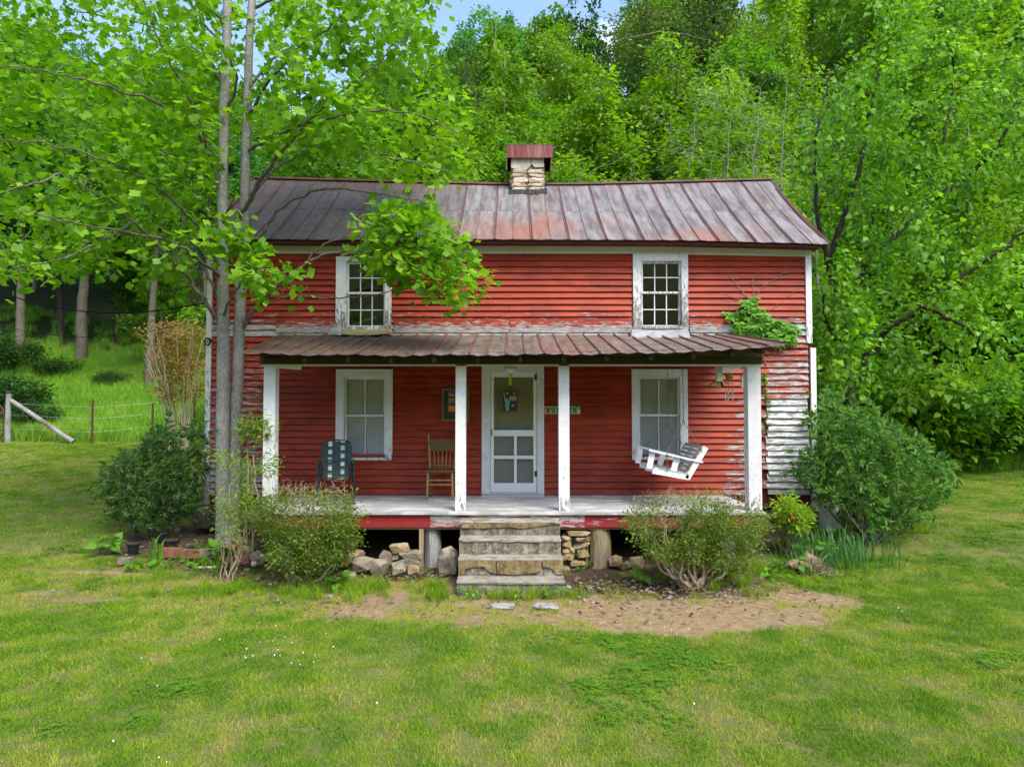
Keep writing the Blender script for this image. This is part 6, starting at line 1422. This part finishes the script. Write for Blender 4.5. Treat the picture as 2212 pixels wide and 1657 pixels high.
if big[34:]: small = big[34:]+small
tw = tubes_mesh(small, 'twigs', M['bark_branch'], tt, base); tw['kind'] = 'stuff'
A, B, K = g.sites(9.5, .11, .6); LF = leaves(A, B, K, .113, TULIP, g.r, .95, .55, .25, .22)
P_, X_, D_, N_, s_, ti = LF[3]; dist = np.linalg.norm(P_-np.array([0,0,CZ]), axis=1)/s_; order = np.argsort(dist); pxs = np.array([proj(*p) for p in P_]); vis = (pxs[:,0] > 5) & (pxs[:,0] < 2200) & (pxs[:,1] > 5)
pick = [i for i in order if vis[i]][:300]; keepm = np.ones(len(P_), bool); keepm[pick] = False
nv_ = len(TULIP[0]); LV = LF[0].reshape(-1, nv_, 3)[keepm].reshape(-1, 3); nl_ = keepm.sum()
leaf_mesh('crown', (LV, ((np.arange(nl_)*nv_)[:, None, None]+TULIP[1][None]).reshape(-1, 3), LF[2].reshape(-1, nv_)[keepm].ravel()), M['leaf_tulip'], tt, base, 'stuff')
lme = []
for k in range(4):
    o = mesh_np('leaf', TULIP[0], TULIP[1], M['leaf_tulip'], tt, {'tint': np.full(nv_, .2+.22*k)}); lme.append(o)
for c, i in enumerate(pick):
    k = min(3, int(ti[i]*4)); o = lme[k] if c < 4 else lme[k].copy()
    if c >= 4: COL.objects.link(o)
    else: o = lme[c]
    mat_ = Matrix(((X_[i][0],D_[i][0],N_[i][0],P_[i][0]-base[0]),(X_[i][1],D_[i][1],N_[i][1],P_[i][1]-base[1]),(X_[i][2],D_[i][2],N_[i][2],P_[i][2]-base[2]),(0,0,0,1))) @ Matrix.Scale(s_[i], 4); o.matrix_local = mat_

# ---------------------------------------------------------------- shrubs round the house
def bush(name, label, px, Y, poly, Y0, Y1, ntip, per, size, lm, tm, seed, wm='bark_branch', stems=9, rs=.028, spread=.05, droop=.0, bare=0, flat=.35, up=.8, cat='shrub', frac=.5, zlow=0.0, rag=.08, bpoly=None):
    x = AX(px, Y); z = gz(x, Y); t = thing(name, label, cat, (x, Y, z)); g = Grow(seed); r = g.r; T = sample_poly(ntip, poly, Y0, Y1, r, lambda p, a, b: p.z > gz(p.x, p.y)+.12+zlow)
    c = T.mean(0); m = r.random(len(T)) < rag; T[m] = c+(T[m]-c)*r.uniform(1.08, 1.30, (m.sum(), 1)); T[:, 2] = np.maximum(T[:, 2], z+.10)
    lump = np.array([fbm(np.array([p[0]*2.6+seed]), np.array([p[2]*2.6+p[1]*1.7]), 2)[0] for p in T]); T = c+(T-c)*(.72+.40*lump)[:, None]
    if bpoly is not None:
        q = np.array([proj(*p) for p in T]); T = T[~(in_poly(q[:,0], q[:,1], bpoly) & (r.random(len(T)) < .58))]
    for i in range(stems):
        e = T[r.integers(len(T))]; b0 = np.array([x+r.normal(0,.07), Y+r.normal(0,.06), z-.05]); m1 = b0+(e-b0)*np.array([.5,.5,.35])+r.normal(0,.05,3)
        g.main([b0, m1, b0+(e-b0)*.8], rs*r.uniform(.6,1.1), .008, 5, .15, .012)
    g.to(T, .0016, .006, .12, .0, .03, .45, .12)
    if bare:
        tips = list(g.tips); T3 = sample_poly(bare, bpoly or poly, Y0, Y1, r); T3[:, 2] += r.uniform(-.02, .13, bare); g.to(T3, .0027, .006, .10, 0, .04, .5, .2); g.tips = tips
    tubes_mesh(g.paths, 'stems', M[wm], t, (x,Y,z)); A, B, K = g.sites(per, spread, frac); leaf_mesh('foliage', leaves(A, B, K, size, tm, r, up, flat, .3, droop), M[lm], t, (x,Y,z)); return t
bush('azalea_bush', 'rounded azalea bush with bare twigs on top left of the steps', 640, 9.15, [(545,1105),(560,1075),(610,1058),(660,1052),(700,1056),(745,1062),(775,1085),(772,1130),(765,1180),(740,1215),(690,1235),(620,1235),(580,1215),(570,1160),(555,1140)], 8.65, 9.62, 780, 24, .034, 'leaf_azalea', OVATE, 301, 'twig_tan', 13, .03, .045, bare=650, bpoly=[(590,1050),(750,1050),(760,1085),(720,1120),(640,1135),(590,1110)])
bush('azalea_bush', 'sprawling azalea bush with twisted bare stems right of the steps', 1492, 9.0, [(1358,1115),(1375,1080),(1430,1070),(1500,1068),(1560,1072),(1620,1085),(1650,1110),(1660,1160),(1640,1205),(1590,1230),(1500,1225),(1420,1220),(1375,1190),(1352,1150)], 8.5, 9.6, 860, 25, .034, 'leaf_azalea', OVATE, 302, 'twig_tan', 22, .036, .045, bare=800, bpoly=[(1360,1090),(1440,1065),(1560,1065),(1650,1090),(1640,1130),(1560,1120),(1470,1160),(1400,1180),(1365,1140)])
bush('spicebush', 'big rounded blue green shrub with narrow leaves at the right house corner', 1870, 10.9, [(1745,900),(1770,850),(1830,852),(1900,890),(1960,930),(2020,960),(2060,1000),(2070,1040),(2040,1090),(1990,1130),(1930,1160),(1850,1150),(1790,1110),(1740,1060),(1712,1020),(1722,985),(1750,950)], 10.2, 11.9, 1500, 13, .085, 'leaf_spice', LANCE, 303, 'bark_branch', 16, .03, .012, flat=.05, up=.6, frac=.22)
bush('laurel_shrub', 'loose dark green shrub with narrow leaves at the left house corner', 330, 11.0, [(215,1010),(250,975),(300,960),(330,930),(360,900),(380,930),(440,905),(446,1000),(440,1080),(420,1130),(350,1150),(280,1150),(225,1120),(205,1060)], 10.4, 11.9, 760, 10, .085, 'leaf_laurel', LANCE, 304, 'bark_dark', 14, .022, .015, flat=.05, up=.6, frac=.3)
NAN = 'feathery nandina with '
bush('nandina', NAN+'yellow green leaf tiers around the tulip tree trunk', 545, 9.95, [(520,905),(575,900),(598,935),(560,950),(520,945)], 9.8, 10.05, 40, 18, .07, 'leaf_nandina', LANCE, 305, 'twig_tan', 4, .012, .06, flat=.2, droop=.2, zlow=.3)
bush('nandina', NAN+'orange tinged leaf tips growing before the left trunk', 500, 9.35, [(455,975),(500,970),(520,990),(515,1010),(470,1010),(550,1000),(600,980),(610,1015),(560,1040),(520,1050)], 9.2, 9.55, 36, 16, .062, 'leaf_nandina', LANCE, 306, 'twig_tan', 5, .010, .06, flat=.2, droop=.2, zlow=.3)
bush('nandina', NAN+'low bright sprays at the foot of the tulip tree', 505, 9.25, [(475,1070),(515,1050),(560,1060),(550,1110),(520,1160),(490,1165),(470,1120)], 9.05, 9.5, 46, 18, .06, 'leaf_nandina', LANCE, 307, 'twig_tan', 5, .010, .06, flat=.2, droop=.2)
bush('nandina', NAN+'lime yellow top beside the right porch post', 1700, 10.2, [(1672,1085),(1690,1062),(1710,1075),(1740,1095),(1748,1120),(1720,1150),(1690,1140),(1675,1110)], 9.95, 10.45, 90, 22, .07, 'leaf_lime', LANCE, 308, 'twig_tan', 5, .010, .05, flat=.2, droop=.1)
# tall orange stemmed bush out in the meadow
cx_, cy_ = AX(392, 18.3), 18.3; cz_ = gz(cx_, cy_); cr = thing('orange_stem_bush', 'tall bare stemmed bush with orange tinted young leaves beyond the left lawn', 'shrub', (cx_, cy_, cz_)); g = Grow(309); r = g.r
for i in range(26):
    a, b = r.uniform(-1, 1), r.uniform(-1, 1); hh = r.uniform(2.4, 3.5); g.main([(cx_+a*.22,cy_+b*.2,cz_-.1),(cx_+a*.35,cy_+b*.3,cz_+hh*.4),(cx_+a*.66,cy_+b*.5,cz_+hh*.8),(cx_+a*.9,cy_+b*.6,cz_+hh)], .017, .004, 5, .4, .015)
T = np.stack([cx_+r.normal(0,.42,420), cy_+r.normal(0,.35,420), cz_+r.uniform(1.6,3.6,420)], 1); g.to(T, .0035, .006, .2, 0, .03, .9, .5)
tubes_mesh(g.paths, 'stems', M['twig_straw'], cr, (cx_,cy_,cz_)); A, B, K = g.sites(11, .08, .8); leaf_mesh('foliage', leaves(A, B, K, .075, OVATE, r), M['leaf_rust'], cr, (cx_,cy_,cz_))
# creeper on the upper right wall
vy = WY-.03; vx = AX(1640, vy); vn = thing('creeper_vine', 'green creeper with five part leaves climbing the upper right wall', 'vine', (vx, vy, AZ(760, vy))); g = Grow(310); r = g.r
def vb(r0, *pts): g.main([at(px, py, WY-.035-.01*random.random())[:] for px, py in pts], r0, .003, 5, .0, .004)
vb(.010, (1655,790),(1640,740),(1628,690),(1620,650)); vb(.007, (1620,650),(1650,620),(1690,590),(1700,560),(1712,535),(1722,545)); vb(.006, (1628,640),(1625,610),(1640,590)); vb(.006, (1620,650),(1580,600),(1570,585)); vb(.006, (1690,590),(1720,585),(1730,560)); vb(.005, (1640,690),(1690,650),(1730,620)); vb(.005, (1620,650),(1590,645),(1560,632)); vb(.006, (1712,535),(1700,520),(1690,500))
tubes_mesh(list(g.paths), 'stems', M['bark_grey'], vn, (vx,vy,AZ(760,vy))); g.paths.clear()
T = sample_poly(120, [(1605,650),(1635,640),(1650,665),(1655,690),(1700,690),(1722,715),(1715,735),(1680,745),(1650,735),(1625,730),(1615,700)], WY-.16, WY-.04, r); T = np.vstack([T, sample_poly(12, [(1565,675),(1610,672),(1610,690),(1570,688)], WY-.12, WY-.04, r), sample_poly(16, [(1650,745),(1685,748),(1670,768),(1652,765)], 9.3, 9.5, r) if False else sample_poly(8, [(1590,695),(1600,695),(1600,725),(1590,725)], WY-.12, WY-.05, r)])
N5 = len(T); P5 = np.repeat(T, 5, 0); an = np.tile(np.radians([-75,-38,0,38,75]), N5); D5 = np.stack([np.sin(an), np.full(5*N5, -.25), -np.cos(an)*.9], 1)
V0, T0 = OVATE; D5 += r.normal(0,.1,D5.shape); D5 /= np.linalg.norm(D5, axis=1)[:, None]; Nn = np.tile(np.array([0,-.75,.65]), (5*N5,1))+np.repeat(r.normal(0,.25,(N5,3)),5,0); Nn -= D5*(Nn*D5).sum(1)[:, None]; Nn /= np.linalg.norm(Nn, axis=1)[:, None]; X5 = np.cross(D5, Nn); s5 = np.repeat(r.uniform(.09,.14,N5),5)
W5 = P5[:, None]+(V0[None]*s5[:,None,None])[...,0:1]*X5[:,None]+(V0[None]*s5[:,None,None])[...,1:2]*D5[:,None]+(V0[None]*s5[:,None,None])[...,2:3]*Nn[:,None]
leaf_mesh('leaves', (W5.reshape(-1,3), ((np.arange(5*N5)*4)[:,None,None]+T0[None]).reshape(-1,3), np.repeat(np.repeat(r.random(N5),5),4)), M['leaf_creeper'], vn, (vx,vy,AZ(760,vy)))
v2 = thing('creeper_strand', 'thin creeper strand hanging beside the right porch post', 'vine', (AX(1650,WY), WY-.05, AZ(880,WY))); g = Grow(311); b_ = root_loc(v2)
q = g.main([at(1652,810,WY-.05)[:], at(1655,850,WY-.05)[:], at(1662,880,WY-.06)[:], at(1650,930,WY-.05)[:]], .005, .003, 6); tubes_mesh(g.paths, 'stem', M['bark_branch'], v2, b_); k = r.integers(0, len(q), 70); leaf_mesh('leaves', leaves(q[k]+r.normal(0,.015,(70,3)), r.normal(0,1,(70,3)), r.random(70), .06, OVATE, r, .5), M['leaf_creeper'], v2, b_)
# blossom beside the nandina, iris leaves, broad weeds
fl_ = thing('red_flower', 'dark red blossom beside the lime nandina', 'flower', (AX(1706,10.0), 10.0, gz(AX(1706,10.0),10.0))); b_ = root_loc(fl_)
MB().tube([b_, Vector((b_.x,10.0,AZ(1128,10)))], .006, 5).build('stem', M['bark_dark'], fl_); pc = np.tile(np.array([b_.x,10.0,AZ(1120,10)]), (26,1))+r.normal(0,.02,(26,3)); leaf_mesh('petals', leaves(pc, r.normal(0,1,(26,3)), r.random(26), .06, OVATE, r, .3, .0), M['red_petal'], fl_, b_)
def weed(px, Y, label, n=9, size=.13, h=.16, m='weed_green', tm=HEART):
    x = AX(px, Y); z = gz(x, Y); t = thing('broadleaf_weed', label, 'plant', (x, Y, z)); g = Grow(int(px)); T = np.array([(x+g.r.normal(0,h*.6), Y+g.r.normal(0,h*.6), z+h*g.r.uniform(.4,1.1)) for _ in range(n)]); g.main([(x,Y,z-.02),(x,Y,z+h*.3)], .006, .004, 3); g.to(T, .002, .003, .1)
    tubes_mesh(g.paths, 'stems', M['bark_branch'], t, (x,Y,z)); A, B, K = g.sites(3, .03, .3); leaf_mesh('leaves', leaves(A, B, K, size, tm, g.r, 1.2, .6, .25, .1), M[m], t, (x,Y,z))
for px, Y, lab, n, s, h in [(240,10.3,'broad leaved bright weed left of the plant pots',9,.14,.2),(530-65,10.15,'bright weed between the edging bricks and tulip tree',10,.13,.18),(480,10.4,'small bright weed at the foot of the tulip tree',7,.10,.12),(300,9.75,'little weed in front of the leftmost pot',7,.09,.1),(365,9.85,'weed growing before the red edging brick',8,.09,.1),(430,9.85,'weed growing before the long grey edging brick',8,.09,.1),(1395,9.3,'weed beside the ochre rock under the right azalea',8,.10,.14),(1700,9.55,'pale weed left of the dry root clump',10,.10,.2),(1745,9.95,'leafy weeds behind the dry root clump',16,.11,.28),(1665,9.3,'low weed at the dirt edge under the right azalea',10,.09,.15),(735,9.0,'bright seedling at the right foot of the left azalea',9,.10,.16),(1218,9.72,'weed climbing between the steps and stone pier',10,.06,.3),(1255,9.78,'small weed on top of the stone pier',6,.06,.08),(1015,8.55,'weeds along the left foot of the lowest step',10,.05,.08),(1110,8.52,'weeds at the middle foot of the lowest step',12,.05,.08),(1190,8.55,'weeds along the right foot of the lowest step',12,.05,.1)]: weed(px, Y, lab, n, s, h)
def grass_clump(name, label, px, Y, n, h, w_, rad, seed, m='blade_green'):
    r = np.random.default_rng(seed); x = AX(px, Y); z = gz(x, Y); V, T, Tn = [], [], []
    for i in range(n):
        bx_, by_ = x+r.normal(0,rad), Y+r.normal(0,rad*.6); bz_ = gz(bx_, by_); a = r.uniform(0,6.28); hh = h*r.uniform(.5,1.15); ln = hh*r.uniform(.1,.75); yaw = a+1.57; c = np.array([math.cos(yaw), math.sin(yaw), 0])*w_/2; d = np.array([math.cos(a), math.sin(a), 0]); n0 = len(V); t = r.random()
        for k, (f, zz, ww) in enumerate(((0,0,1),(.25,.45,1),(.6,.8,.8),(1,.92,.05))): p = np.array([bx_,by_,bz_])+d*ln*f+np.array([0,0,hh*zz]); V += [p-c*ww, p+c*ww]; Tn += [t, t]
        for k in range(3): T.append((n0+2*k, n0+2*k+1, n0+2*k+3, n0+2*k+2))
    t = thing(name, label, 'grass clump', (x, Y, z)); mesh_np('blades', np.array(V)-np.array([x,Y,z]), np.array(T), M[m], t, {'tint': Tn})['kind'] = 'stuff'
grass_clump('tall_grass', 'clump of tall blue green grass before the right corner shrub', 1800, 10.0, 330, .48, .012, .36, 1)
grass_clump('tall_grass', 'second clump of tall grass at the shrub foot nearer the root pile', 1765, 9.75, 120, .34, .011, .22, 2)
grass_clump('iris_leaves', 'upright iris leaves in front of the flower bed bricks', 345, 9.95, 14, .40, .026, .035, 3, 'weed_green')
# flowers: clover heads
hd_ = MB(); r_ = random.Random(4)
for i in range(45):
    if r_.random() < .55: px, Yc = r_.gauss(600,55), r_.gauss(6.75,.28)
    else: px, Yc = r_.uniform(60,2150), r_.uniform(4.4,8.2)
    x = AX(px, Yc)
    if dirt_mask(np.array([x]), np.array([Yc]))[0] > .3: continue
    z = gz(x, Yc)+r_.uniform(.03,.05); s = r_.uniform(.004,.008); hd_.tube([(x,Yc,z-s),(x,Yc,z),(x,Yc,z+s)], [s*.5,s,s*.4], 6)
o = hd_.build('clover_flowers', M['spark_white'], None, kind='stuff'); o['label'] = 'tiny white clover heads scattered over the lawn'
# fallen leaves
n_ = len(LX); r = np.random.default_rng(9); Pl = np.stack([LX, LY, ground(LX, LY)+.012+r.random(n_)*.02], 1); Dl = r.normal(0,1,(n_,3)); o = leaf_mesh('leaf_litter', leaves(Pl, Dl, r.random(n_), .055, OVATE, r, 1.0, .8), M['dead_leaf'], None, kind='stuff'); o['label'] = 'brown fallen leaves littering the ground under the bushes'
mb = MB(); r_ = random.Random(12)
for i in range(50):
    x = r_.uniform(.8, 3.9); y = r_.gauss(8.5, .45)
    if y > 9.6 or y < 7.3: continue
    a = r_.uniform(-.7,.7); l = r_.uniform(.04,.2); z = gz(x, y)+.006-.02; mb.tube([(x,y,z),(x+l*.5*math.cos(a),y+l*.5*math.sin(a),z+.012),(x+l*math.cos(a),y+l*math.sin(a),z)], .0028, 4)
o = mb.build('fallen_twigs', M['twig_tan'], None, kind='stuff'); o['label'] = 'broken straw coloured twigs on the bare dirt right of the steps'
cm = MB(); r_ = random.Random(31)
for i in range(420):
    x, y = r_.uniform(-2.3, 4.1), r_.uniform(7.2, 9.2)
    if dirt_mask(np.array([x]), np.array([y]))[0] < .55 or HOUSE(x, y): continue
    q = r_.uniform(.006, .022); z = gz(x, y)-.02; n0 = [(x+q*math.cos(a)*r_.uniform(.7,1.2), y+q*math.sin(a)*r_.uniform(.7,1.2), z-.004) for a in (0,1.26,2.5,3.8,5.0)]; tp = (x, y, z+q*r_.uniform(.5,.9))
    cm.add(n0+[tp], [(k, (k+1)%5, 5) for k in range(5)])
o = cm.build('soil_clods', M['tan_stone'], None, kind='stuff'); o['label'] = 'small clods and pebbles on the bare earth'
for c_ in (PR, SH):   # kinds that were never needed go
    for k, o in list(c_.items()):
        if (c_ is PR and k not in used) or (c_ is SH and k not in us):
            for ch in list(o.children): bpy.data.objects.remove(ch)
            bpy.data.objects.remove(o)
